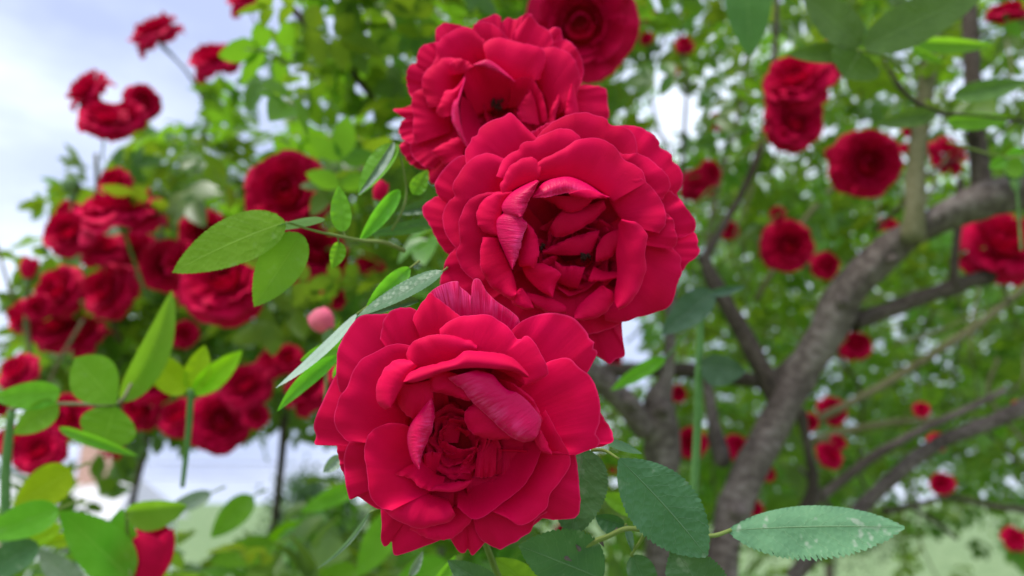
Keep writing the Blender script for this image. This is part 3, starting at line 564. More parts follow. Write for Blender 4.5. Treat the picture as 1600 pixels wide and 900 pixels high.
# compound leaf reaching left
leaf_thing('bright green compound leaf reaching left from behind the roses', [
  ((446,347),(271,425),36,40,.375,'green',dict(dt=1.0,bend=-4,zl=.2,zr=-.2,teeth=30,tooth=.03)),
  ((472,366),(398,478),33,38,.378,'green',dict(dt=.6,teeth=26,tooth=.03)),
  ((508,343),(418,361),5,9,.38,'silver',dict(zl=-.8,zr=.8,tooth=.03)),
  ((536,362),(529,291),17,16,.39,'green',dict(tooth=.03)),
  ((530,378),(519,419),15,10,.392,'green',dict(tooth=.03))],
  [[(632,392,.41,7),(600,379,.40,7),(565,376,.395,6),(530,369,.388,5),(490,360,.38,4),(446,347,.375,3)], [(528,372,.388,3),(530,380,.392,3)], [(540,370,.39,3),(536,361,.39,3)]], (632,392,.41))
leaf_thing('folded leaf with silvery underside beside the topmost sharp rose', [
  ((622,226),(561,305),12,24,.41,'green',dict(zl=1.2,zr=-.3,teeth=20)), ((615,220),(559,305),13,1,.408,'silver',dict(zl=.4,tooth=.02)),
  ((646,304),(668,266),14,13,.42,'green'), ((624,296),(561,378),15,12,.40,'green',dict(tooth=.03))],
  [[(622,226,.41,4),(630,265,.412,4),(635,300,.415,4),(628,330,.41,4),(612,360,.41,4)]], (635,300,.415))
leaf_thing('dark narrow leaf pointing left below the folded leaf', [((690,345),(575,367),11,10,.42,'dark',dict(zl=-.3)), ((690,318),(618,334),9,12,.45,'dark')], [[(715,350,.43,5),(690,346,.42,4)]], (690,346,.42))
leaf_thing('pair of serrated leaves lying against the lowest rose', [
  ((692,424),(559,494),11,15,.335,'dark',dict(zl=.7,zr=-.5,teeth=24)), ((640,418),(572,480),16,14,.36,'green',dict(teeth=18)), ((655,470),(575,492),4,14,.35,'dark')],
  [[(700,418,.36,4),(690,425,.335,3)], [(655,408,.37,4),(640,419,.36,3)]], (690,424,.345))
leaf_thing('long silvery leaf seen edge on, drooping left of the lowest rose', [((558,490),(432,605),9,7,.355,'silver',dict(zl=.8,zr=-.8,dt=1,bend=5,tooth=.04))], [[(575,478,.36,3),(557,491,.355,3)]], (558,490,.355))
leaf_thing('bright green leaves under the long silvery leaf', [((545,540),(470,563),18,16,.40,'green'), ((528,556),(434,642),12,13,.39,'green',dict(bend=-5,tooth=.03)), ((545,560),(520,590),9,10,.43,'green')], [[(575,545,.41,4),(545,541,.40,3)], [(560,540,.41,4),(527,557,.39,3)]], (560,542,.40))
leaf_thing('thin grey strand of a leaf below the lowest rose', [((578,800),(496,888),3,4,.40,'silver',dict(bend=8,tooth=.02))], [[(600,790,.40,3),(577,801,.40,2.5)]], (578,800,.40))
leaf_thing('small grey green leaf at the lower left edge of the rose', [((532,712),(505,738),12,9,.42,'silver',dict(zl=.3,tooth=.1))], [[(545,702,.42,3),(531,713,.42,3)]], (532,712,.42))

# ---- out of focus foreground leaves, lower left
def blob(label, leaflets, stems, org, group=None, name='rose_leaf', sm=None): return leaf_thing(label, leaflets, stems, org, group, name, sm)
blob('spray of four round bright green leaves on a reddish stalk', [
  ((182,632),(118,560),40,40,.56,'green',dict(tooth=.02,peak=.55)), ((180,634),(160,700),44,46,.57,'green',dict(tooth=.02,peak=.5)),
  ((95,612),(-12,622),24,20,.58,'green',dict(tooth=.02)), ((90,630),(22,678),22,22,.58,'green',dict(tooth=.02)),
  ((190,628),(268,455),22,28,.60,'green',dict(bend=-12,tooth=.04,zl=.5)), ((92,668),(215,712),8,12,.56,'green',dict(tooth=.02,zl=.4))],
  [[(15,640,.60,6),(60,632,.59,6),(120,631,.58,6),(182,631,.57,6),(205,600,.59,5)]], (15,640,.60), sm=CANE)
blob('young lime green shoot with unfolding leaves', [((292,612),(215,545),26,26,.62,'lime',dict(tooth=.04)), ((298,612),(320,540),20,22,.62,'lime'), ((302,612),(378,548),16,22,.62,'lime',dict(tooth=.04)), ((300,612),(345,590),14,14,.63,'lime')],
  [[(285,760,.66,7),(294,680,.64,9),(299,608,.62,10)]], (285,760,.66), sm=GCANE)
blob('yellow green leaf above the lower left corner', [((112,735),(22,790),32,30,.62,'lime')], [[(140,722,.63,4),(112,735,.62,4)]], (112,735,.62))
blob('large dark green leaf in the lower left corner', [((92,795),(-30,840),26,28,.58,'green',dict(zl=.4)), ((60,850),(-40,905),24,26,.6,'dark')], [[(130,780,.6,4),(92,795,.58,4)]], (92,795,.58))
blob('broad green leaves around the dark red bud', [((205,905),(95,800),42,46,.60,'green'), ((195,800),(292,790),14,34,.60,'green',dict(zl=.6)), ((180,900),(190,795),30,34,.61,'green'), ((130,930),(60,860),26,26,.62,'silver')],
  [[(215,950,.62,6),(205,900,.60,5),(200,850,.61,5),(197,800,.60,4)]], (215,950,.62))
blob('lime leaf tips at the very bottom left', [((95,820),(15,862),14,14,.66,'lime'), ((140,838),(60,850),12,12,.66,'lime')], [[(150,815,.67,4),(96,820,.66,3)]], (95,820,.66))
for i, (b, t, w1, w2, d, m, lb) in enumerate([
  ((395,775),(330,840),20,22,.9,'green','green leaf low under the left bush, before the bright gap'), ((430,850),(330,880),22,24,.95,'green','broad blurred green leaf at the bottom, under the bright gap'), ((560,760),(470,800),14,16,.8,'green','narrow green leaf left of the lowest rose, above the edge-on strand'),
  ((620,800),(560,900),26,26,.75,'green','green leaf behind the torn lower petals of the rose'), ((700,880),(610,930),30,30,.8,'green','bright green leaf below the torn lower petals'), ((330,770),(255,800),14,12,.8,'silver','greyish leaf under the left bush near the power line'), ((560,890),(480,930),26,26,.85,'green','green leaf beneath the edge-on strand'), ((480,820),(400,870),22,22,1.0,'lime','lime leaf beneath the dark support pole')]):
    leaf_thing(lb, [(b, t, w1, w2, d, m)], [[(b[0]+22, b[1]-10, d+.01, 4), (b[0], b[1], d, 3)]], (*b, d))
# ---- out of focus leaves, upper right
blob('long diagonal green leaf with a pale midrib hanging from the top', [((1350,75),(1550,-25),36,34,.62,'mid',dict(tooth=.03)), ((1345,80),(1320,122),44,40,.64,'mid',dict(tooth=.03)), ((1340,78),(1230,85),18,16,.66,'mid',dict(tooth=.03)), ((1345,70),(1255,-10),30,34,.64,'mid',dict(tooth=.03))],
  [[(1420,120,.66,5),(1385,90,.64,5),(1340,78,.62,4)]], (1420,120,.66))
blob('dark green leaf hanging straight down from the top edge', [((1165,-60),(1172,88),38,36,.70,'mid',dict(tooth=.03))], [[(1160,-100,.7,5),(1165,-60,.7,4)]], (1165,-60,.7))
blob('spray of flat green leaves beside the upright brown branch', [((1430,65),(1550,70),9,17,.72,'green',dict(zl=.6)), ((1425,75),(1475,98),6,10,.73,'green'), ((1490,150),(1608,128),16,16,.66,'mid',dict(zr=.6)), ((1465,175),(1370,195),16,14,.70,'mid'), ((1480,190),(1580,185),12,16,.70,'green')],
  [[(1640,195,.7,4),(1540,182,.69,4),(1470,175,.69,4),(1420,150,.70,4),(1392,110,.71,3)]], (1540,182,.69), sm=BARKD)
blob('grey green leaves on the slim green cane', [((1115,455),(1035,522),24,26,.62,'teal',dict(tooth=.03)), ((1108,458),(1165,447),6,9,.62,'teal'), ((1095,570),(1165,580),20,30,.62,'teal',dict(tooth=.02)), ((1040,560),(955,610),10,14,.66,'green')],
  [[(1095,470,.625,5),(1112,455,.62,4)], [(1092,590,.63,5),(1096,572,.62,4)], [(1075,520,.64,3),(1040,560,.66,3)]], (1094,570,.63), sm=GCANE)
blob('small leaves and round green bud cluster by the grey branch', [((1600,262),(1565,262),16,16,.72,'green'), ((1575,250),(1545,262),9,11,.72,'green'), ((1600,235),(1570,245),9,9,.73,'green')], [[(1480,222,.72,3),(1530,236,.72,4),(1575,246,.72,4),(1640,240,.72,4)]], (1575,246,.72))
# ------------------------------------------------------------------ generic smaller roses
def small_petal_mesh(r, tilt, wid, reflex, seed):
    V, UV = [], []; nu, nv = 13, 8
    for j in range(nv):
        v = j/(nv-1)
        for i in range(nu):
            u = i/(nu-1)*2-1
            half = wid*(math.sin(min(1, v*0.85+0.12)*math.pi*0.62))
            ang = u*half
            prof = tilt*v - reflex*v*v*v
            rad = r*(0.10+v*(1-0.10*u*u-0.04*abs(noise.noise(Vector((u*3, seed, 1))))))
            rho = rad*math.cos(prof); z = rad*math.sin(prof)+r*v*(0.20*noise.noise(Vector((u*2.2, v*1.5, seed)))+0.16*v*noise.noise(Vector((u*4.5, seed, 4))))
            V.append((rho*math.cos(ang), rho*math.sin(ang), z)); UV.append((u*0.5+0.5, v))
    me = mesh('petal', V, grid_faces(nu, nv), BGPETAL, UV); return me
LAYERS = [(5, 1.00, 0.15, 0.60, 0.45), (6, 0.96, 0.50, 0.50, 0.40), (6, 0.86, 0.80, 0.48, 0.35), (5, 0.72, 1.00, 0.55, 0.22), (5, 0.56, 1.18, 0.60, 0.15), (4, 0.42, 1.32, 0.75, 0.05)]
VARS = []
for v in range(4):
    lst = []
    for li, (n, r, tl, wd, rf) in enumerate(LAYERS):
        for k in range(n):
            me = small_petal_mesh(0.043*r, tl+random.uniform(-.12, .12), wd*random.uniform(1.15, 1.4), rf*random.uniform(.6, 1.3), v*31+li*7+k)
            lst.append((me, 2*math.pi*k/n+li*0.7+random.uniform(-.15, .15)))
    VARS.append(lst)
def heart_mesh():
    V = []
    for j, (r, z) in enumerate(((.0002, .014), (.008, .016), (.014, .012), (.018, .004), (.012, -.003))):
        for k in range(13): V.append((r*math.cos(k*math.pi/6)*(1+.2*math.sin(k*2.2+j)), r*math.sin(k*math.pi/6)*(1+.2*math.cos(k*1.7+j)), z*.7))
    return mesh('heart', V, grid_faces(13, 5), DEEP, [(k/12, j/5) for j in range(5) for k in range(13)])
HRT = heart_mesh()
def stem_mesh():
    V = []; 
    for z, r in ((0.004, .004), (-.004, .006), (-.012, .005), (-.018, .0018), (-.09, .0016)):
        for k in range(8): V.append((r*math.cos(k*math.pi/4), r*math.sin(k*math.pi/4)+(0.012*((-z-.018)/.07)**2 if z < -.018 else 0), z))
    return mesh('stem', V, [(j*8+k, j*8+(k+1) % 8, j*8+8+(k+1) % 8, j*8+8+k) for j in range(4) for k in range(8)], SEPAL)
STM = stem_mesh()
def small_rose(px, py, dia, label, group=None, d=None, face=None, size=0.086, squash=1.0):
    d = d or random.uniform(1.0, 1.25); sc = 1.22*dia*d/F/0.086
    e = empty('rose_bloom', at(px, py, d), label, 'rose', group)
    f = face or (random.uniform(-.6, .6), -1.0+random.uniform(-.2, .5), random.uniform(-.2, .75))
    q = Vector(f).to_track_quat('Z', 'Y'); e.rotation_mode = 'QUATERNION'; e.rotation_quaternion = q; e.scale = (sc, sc, sc*squash)
    for me, a in random.choice(VARS):
        p = obj('petal', me, e); p.rotation_euler = (0, 0, a)
    obj('stem', STM, e); obj('heart', HRT, e)
    return e
G1 = 'blurred roses of the bush against the sky'; L1 = 'out of focus red rose in the left bush cluster'
small_rose(908, 40, 140, 'dark crimson rose half hidden behind the topmost sharp rose', d=.66, face=(-.15, -1, -.55), size=.098)
small_rose(245, 55, 66, 'single red rose on a bare stalk against open sky', d=1.45, face=(-.4, -.7, .6))
small_rose(335, 97, 62, 'red rose at the bush top half covered by two leaves', d=1.35)
small_rose(365, 78, 30, 'small red rose peeking out above the leaf covered rose', d=1.5)
small_rose(386, 4, 50, 'red rose cut off by the top edge of the picture, beside the sky', d=1.3)
small_rose(450, 303, 108, 'deep red rose behind the folded leaf, dark heart facing forward', d=.92, face=(.1, -1, -.1))
small_rose(355, 438, 112, 'full red rose behind the bright green compound leaf', d=.9, face=(.1, -1, .15))
small_rose(492, 400, 84, 'shaded red rose behind the compound leaf stalk', d=.95)
small_rose(190, 340, 106, 'wide red rose seen from the side in the left cluster', d=1.0, face=(-.1, -.5, .9))
for (x, y, s, lb) in [(140,145,62,'bright red rose standing highest in the three-rose clump against the sky'),(222,160,46,'smaller red rose on the leafy side of the three-rose clump against the sky'),(165,190,62,'red rose hanging lowest in the three-rose clump against the sky'),(198,186,50,'red rose filling the middle of the clump against the sky'),
                  (180,285,40,'small upright red rose just above the wide side-on rose'),(110,365,62,'red rose on the sky side of the wide side-on rose'),(108,335,36,'little red bloom on top of the rose beside the sky'),(212,405,72,'round red rose directly below the wide side-on rose'),(160,392,52,'dark red rose tucked under the wide side-on rose'),
                  (95,455,66,'dark hearted red rose above the lowest sky-edge blooms'),(172,455,72,'red rose crossed by a curled pale stalk'),(262,415,66,'red rose between the round rose and the full rose'),(92,510,68,'wide red rose at the sky edge, below the dark hearted one'),(135,527,58,'red rose crossed by a slanting tan stalk at the sky edge'),(35,495,44,'small red rose farthest out at the sky edge'),
                  (320,365,62,'red rose partly hidden by the tip of the bright compound leaf'),(300,455,44,'red rose touching the full rose behind the compound leaf'),(60,480,34,'tiny red bloom under the closed reddish bud'),(30,582,52,'red rose above the round bright green leaves'),(288,522,36,'small dull red rose above the lime green shoot'),(280,405,48,'red rose squeezed behind the compound leaf tip')]: small_rose(x, y, s, lb, G1)
G2 = 'shaded roses low in the left bush'; L2 = 'shaded out of focus red rose low in the left bush'
for (x, y, s, lb) in [(385,605,64,'dark red rose beside the lime green shoot'),(430,565,46,L2),(488,605,78,'dark red rose behind the narrow leaf next to the lowest rose'),(345,660,78,'dark red rose hanging lowest over the bright gap'),(280,652,52,'dark red rose behind the lime shoot stalk'),(238,598,56,'dark red rose under the lime shoot leaves'),(222,640,54,'dark red rose beside the lower round leaf'),
                  (62,705,60,'dark red rose above the yellow green leaf'),(110,652,62,'dark red rose behind the reddish leaf stalk'),(0,625,40,'red rose cut off beside the green cane'),(180,690,44,L2),(20,690,44,L2),(450,560,38,L2),(400,650,34,L2)]: small_rose(x, y, s, lb, G2)
small_rose(580, 412, 42, 'small red rose between the compound leaf stalk and the lowest rose', d=1.0)
small_rose(523, 462, 36, 'small red rose above the pink bud', d=1.0)
small_rose(1246, 128, 88, 'crimson rose under the dark hanging leaves, upper bloom of a stacked pair', d=1.05)
small_rose(1292, 98, 54, 'small crimson rose above the stacked pair', d=1.1)
small_rose(1240, 190, 74, 'crimson rose with dark heart, lower bloom of the stacked pair', d=1.05, face=(.05, -1, -.1))
small_rose(1352, 256, 86, 'dark crimson rose left of the slim upright cane', d=1.15, face=(-.1, -.9, -.4))
small_rose(1230, 384, 66, 'red rose crossed by a thin tan cane', d=1.3)
small_rose(1562, 386, 98, 'large shaded red rose under the grey branch', d=1.15)
small_rose(1480, 243, 52, 'dark red rose between the two upright branches', d=1.6)
small_rose(1572, 22, 44, 'dark red half open rose at the top right corner', d=.95, face=(0, -.3, 1))
small_rose(1336, 540, 40, 'small red rose in the fork of the big branch', d=1.6)
small_rose(1090, 287, 48, 'red rose right beside the middle bloom', d=1.4)
small_rose(1600, 400, 60, 'red rose cut off by the right edge', d=1.2)
G3 = 'tiny far roses on the right'; L3 = 'tiny far red rose among the leaves on the right'
FARN = {(1290, 415): 'small red rose above the knotted fork of the grey trunk', (1300, 642): 'red rose under the start of the thin tan cane', (1296, 712): 'red rose between the tan cane and the lower grey branch', (1152, 700): 'red rose in the gap between the stub and the grey trunk', (1080, 692): 'red rose right behind the slim green cane', (1585, 842): 'red rose low by the lawn under the dark twigs', (1472, 755): 'red rose under the lower thick grey branch', (950, 725): 'small red rose behind the dark leaf tucked by the lowest rose', (930, 665): 'small red rose showing past the lowest rose petal tip', (1247, 572): 'red rose touching the dark branch behind the trunk', (960, 560): 'small red rose below the torn petal of the middle bloom', (880, 832): 'small red rose under the dark leaf of the lowest rose', (1110, 270): 'red rose with pale edge next to the one beside the middle bloom', (1590, 640): 'small red rose above the end of the thick lower branch'}
for (x, y, s) in [(1290,415,36),(1247,572,30),(1300,642,38),(1296,712,36),(1152,700,36),(1080,692,40),(1585,842,32),(1472,755,30),(930,665,26),(950,725,30),(960,560,22),(1178,695,26),(1060,615,22),(1140,360,24),(1215,335,20),
                  (1300,240,18),(1415,232,18),(1420,205,16),(1440,640,20),(1070,70,26),(1050,110,20),(1120,190,24),(1010,60,18),(1010,20,22),(1390,355,26),(1200,740,20),(880,832,24),(1530,245,18),(1465,690,24),(1590,640,24),(1110,270,34),(1180,795,20),(1310,690,22),(1265,660,24)]:
    small_rose(x, y, s, FARN.get((x, y), L3), G3, d=random.uniform(1.25, 1.5))
# buds
def bud(px, py, w, h, d, label, mat, lean=0.0, green=True):
    e = empty('rose_bud', at(px, py+h/2, d), label, 'bud')
    sx = w*d/F/2; sz = h*d/F
    for k in range(4):
        V, UV = [], []
        for j in range(8):
            t = j/7; r = sx*(math.sin(math.pi*(0.18+0.62*t))**0.8)*(1+0.06*k)
            for i in range(9):
                a = k*math.pi/2+(i/8-0.5)*2.1
                V.append((r*math.cos(a)*(1+.12*t*t), r*math.sin(a), sz*t*(1-0.08*(i/8-.5)**2*8*t))); UV.append((i/8, t))
        o = obj('petal', mesh('petal', V, grid_faces(9, 8), mat, UV), e); o.rotation_euler = (0.08*k, lean, 0)
    for k in range(5 if green else 0):
        V = []
        for j in range(6):
            t = j/5; r = sx*(0.55+0.62*math.sin(t*2.0)); hw = 0.5*(1-t)**0.7
            for i in (-1, 0, 1): V.append((r*math.cos(k*1.257+i*hw), r*math.sin(k*1.257+i*hw), -0.1*sz+sz*0.75*t))
        o = obj('sepal', mesh('sepal', V, grid_faces(3, 6), SEPAL), e); o.rotation_euler = (0, lean, 0)
    st = obj('stem', STM, e); st.scale = (sx/.012,)*3
    return e
bud(225, 868, 62, 84, .62, 'closed dark red bud among broad leaves at the bottom left', BGPETAL, .15, False)
bud(590, 297, 20, 32, .55, 'small red bud beside the folded leaf', BGPETAL, .3)
bud(513, 497, 36, 36, .60, 'pink bud with pale green sepals left of the lowest rose', PINK, -.6)
bud(45, 418, 22, 34, 1.2, 'closed reddish bud on an upright stalk at the sky edge', BGPETAL, 0)
bud(1585, 262, 30, 34, .75, 'round green bud at the right edge above the grey branch', SEPAL, .2, False)
bud(115, 290, 22, 26, 1.2, 'green bud on a stalk against the sky', SEPAL, -.3)

# ------------------------------------------------------------------ foliage clouds: compound leaves of five leaflets
def leaflet_tpl(L_, W, fold):
    xs = [0, .18, .42, .68, .88, 1.0]; ws = [0, .72, 1.0, .82, .42, 0]
    V, Fc = [], []
    for x, w_ in zip(xs, ws):
        for s_ in (-1, 0, 1): V.append((x*L_, s_*w_*W/2, fold*abs(s_)*w_*W/2-0.18*L_*x*x))
    return np.array(V), grid_faces(3, 6)
def compound_tpl(sc=1.0):
    V, Fc = [], []
    rl = 0.055*sc
    def put(x, ang, size):
        v, f = leaflet_tpl(size, size*random.uniform(.52, .66), random.uniform(.1, .45))
        c, s_ = math.cos(ang), math.sin(ang); tl = random.uniform(-.25, .25); ct, st = math.cos(tl), math.sin(tl)
        v = np.stack([v[:, 0], v[:, 1]*ct-v[:, 2]*st, v[:, 1]*st+v[:, 2]*ct], 1)
        v = np.stack([v[:, 0]*c-v[:, 1]*s_+x, v[:, 0]*s_+v[:, 1]*c, v[:, 2]], 1)
        o = len(V)*1; V.extend(v.tolist()); Fc.extend([tuple(k+o for k in q) for q in f])
    put(rl, random.uniform(-.15, .15), .045*sc)
    for x in (rl*.95, rl*.45):
        for sg in (-1, 1): put(x, sg*random.uniform(.9, 1.25), .037*sc*random.uniform(.85, 1.1))
    o = len(V); V.extend([(0, -.0007, 0), (0, .0007, 0), (rl, .0005, -.001), (rl, -.0005, -.001)]); Fc.append((o, o+1, o+2, o+3))
    return np.array(V), Fc
TPL = [compound_tpl() for _ in range(6)]
TPLM = [mesh('leaf', v, f, FOLP) for v, f in TPL]
def rotmats(n, up=0.75):
    a = RNG.uniform(0, 2*np.pi, n); nrm = RNG.normal(0, .55, (n, 3)); nrm[:, 2] += up; nrm /= np.linalg.norm(nrm, axis=1)[:, None]
    x = np.stack([np.cos(a), np.sin(a), RNG.normal(-.15, .3, n)], 1); x -= nrm*(x*nrm).sum(1)[:, None]; x /= np.linalg.norm(x, axis=1)[:, None]
    y = np.cross(nrm, x); return np.stack([x, y, nrm], 2)
EXC = [(245,60,85,9),(165,165,95,9),(120,120,80,9),(335,100,45,1.4),(240,120,40,9),(1246,150,75,1.6),(1352,256,70,1.6),(1230,384,60,1.6),(1562,386,70,1.6),(1480,320,60,1.6),(450,300,75,1.8),(1090,290,50,1.6),(908,40,110,1.0),(190,340,70,1.4),(355,440,70,1.4),(1352,256,60,1.9),(335,95,55,1.6)]
def region(n, xr, yr, dr, hole=None, spread=0.07, per=6, keep=None):
    """positions of n compound leaves in clumps; xr, yr in px of the direction, dr in metres"""
    out = []
    while len(out) < n:
        x, y, d = RNG.uniform(*xr), RNG.uniform(*yr), RNG.uniform(*dr)
        if keep and not keep(x, y): continue
        c = at(x, y, d)
        for _ in range(per):
            p = c+RNG.normal(0, spread, 3); q = p-CAM; dd = q@FWD
            if dd < 0.5: continue
            X = 800+F*(q@RGT)/dd; Y = 450-F*(q@UPV)/dd
            if hole and any(((X-hx)/rx)**2+((Y-hy)/ry)**2 < 1 for hx, hy, rx, ry in hole): continue
            if keep and not keep(X, Y): continue
            if any(math.hypot(X-ex, Y-ey) < er and dd < ed for ex, ey, er, ed in EXC): continue
            out.append((p, dd, X, Y))
    return out[:n]
def foliage(parent, items, scale=(0.8, 1.25), up=0.75, bright=(0, 1), single=300):
    n = len(items); Rm = rotmats(n, up); sc = RNG.uniform(*scale, n)
    org = np.array(parent.matrix_basis.translation)
    onscreen = [i for i in range(n) if -40 < items[i][2] < 1640 and -40 < items[i][3] < 940]
    near = set(sorted(onscreen, key=lambda i: items[i][1]/sc[i])[:single])
    VV, FF, TT = [], [], []; off = 0
    from mathutils import Matrix
    for i, (p, dd, X, Y) in enumerate(items):
        k = int(RNG.integers(6)); R = Rm[i]*sc[i]
        if i in near:
            o = bpy.data.objects.new('leaf', TPLM[k]); COL.objects.link(o); o.parent = parent
            M = Matrix([list(R[r])+[float(p[r]-org[r])] for r in range(3)]+[[0, 0, 0, 1]]); o.matrix_basis = M
        else:
            v, f = TPL[k]; VV.append(v@R.T+(p-org)); FF.append(np.array([q for q in f])+off); off += len(v)
            t = np.zeros((len(v), 4)); t[:, 0] = RNG.uniform(*bright); t[:, 1] = RNG.uniform(0, 1); t[:, 3] = 1; TT.append(t)
    if VV:
        V = np.vstack(VV); Q = np.vstack(FF); me = bpy.data.meshes.new('foliage')
        me.vertices.add(len(V)); me.vertices.foreach_set('co', V.astype(np.float32).ravel())
        me.loops.add(Q.size); me.loops.foreach_set('vertex_index', Q.astype(np.int32).ravel())
        me.polygons.add(len(Q)); me.polygons.foreach_set('loop_start', np.arange(0, Q.size, 4, dtype=np.int32)); me.polygons.foreach_set('loop_total', np.full(len(Q), 4, np.int32))
        a = me.color_attributes.new('tint', 'FLOAT_COLOR', 'POINT'); a.data.foreach_set('color', np.vstack(TT).astype(np.float32).ravel())
        me.materials.append(FOL); me.update(calc_edges=True)
        o = obj('foliage', me, parent); o['kind'] = 'stuff'
def skyline(x, y):     # left bush outline against the sky
    xs = [-200, 0, 20, 70, 100, 130, 175, 230, 300, 350, 380, 420, 2000]; ys = [600, 560, 490, 400, 330, 250, 205, 185, 110, 60, -20, -300, -300]
    return y > np.interp(x, xs, ys)
LB = empty('climbing_rose', at(330, 700, 1.5), 'leafy red climbing rose bush standing against the open sky', 'rose bush')
it = region(900, (40, 580), (240, 650), (1.3, 2.2), keep=lambda x, y: skyline(x, y+10) and y < 690)
it += region(160, (540, 800), (230, 620), (.8, 1.4))
it += region(420, (560, 1000), (40, 760), (1.5, 2.8), hole=[(985,160,70,90),(975,530,45,60)])
foliage(LB, it, single=150, bright=(0, .5))  # low tint range paints the shade inside the bush into the leaves
foliage(LB, region(1500, (60, 620), (300, 650), (2.2, 3.2), keep=lambda x, y: skyline(x-30, y-10) and y < 685, spread=.1), scale=(1.0, 1.5), single=0, bright=(0, .45))  # shade behind the low roses put into the darker leaf tint
it = region(85, (190, 640), (60, 290), (1.0, 1.6), keep=lambda x, y: skyline(x-45, y-30))
it += region(42, (330, 700), (-90, 200), (.75, 1.1), keep=lambda x, y: skyline(x-45, y-20), spread=.06)
foliage(LB, it, scale=(.9, 1.35), single=150, bright=(.25, 1))  # brighter tint range puts the backlit look into the upper leaves
for pth, m in [([(445,640,1.5,13),(440,720,1.5,12),(428,830,1.5,12),(420,960,1.5,13)], BARKD), ([(240,640,1.6,10),(222,720,1.6,10),(205,800,1.6,10),(195,950,1.6,11)], BARKD), ([(445,0,1.0,12),(490,50,1.0,12),(540,100,1.02,11),(610,190,1.05,9)], BARKD),
               ([(430,262,1.4,8),(520,268,1.4,9),(620,262,1.4,10)], CANE), ([(20,470,1.1,4),(0,400,1.1,4),(-20,330,1.1,3)], CANE), ([(45,440,1.2,7),(42,500,1.2,7),(55,620,1.2,8)], CANE), ([(150,240,1.3,6),(155,330,1.3,8),(170,480,1.3,10),(230,640,1.4,12)], CANE),
               ([(130,500,1.1,5),(90,570,1.1,5),(60,640,1.1,5)], CANE), ([(250,70,1.45,4),(290,110,1.45,4),(320,160,1.45,5)], CANE), ([(15,950,.7,16),(8,760,.7,15),(18,640,.68,12)], GCANE), ([(255,350,1.2,7),(240,400,1.2,8),(200,450,1.2,6)], CANE)]:
    tube('cane', pth, m, LB, 10, None, .05)
RB = empty('climbing_rose', at(1100, 900, 1.1), 'old climbing rose with thick grey brown trunks and arching leafy branches', 'rose bush')
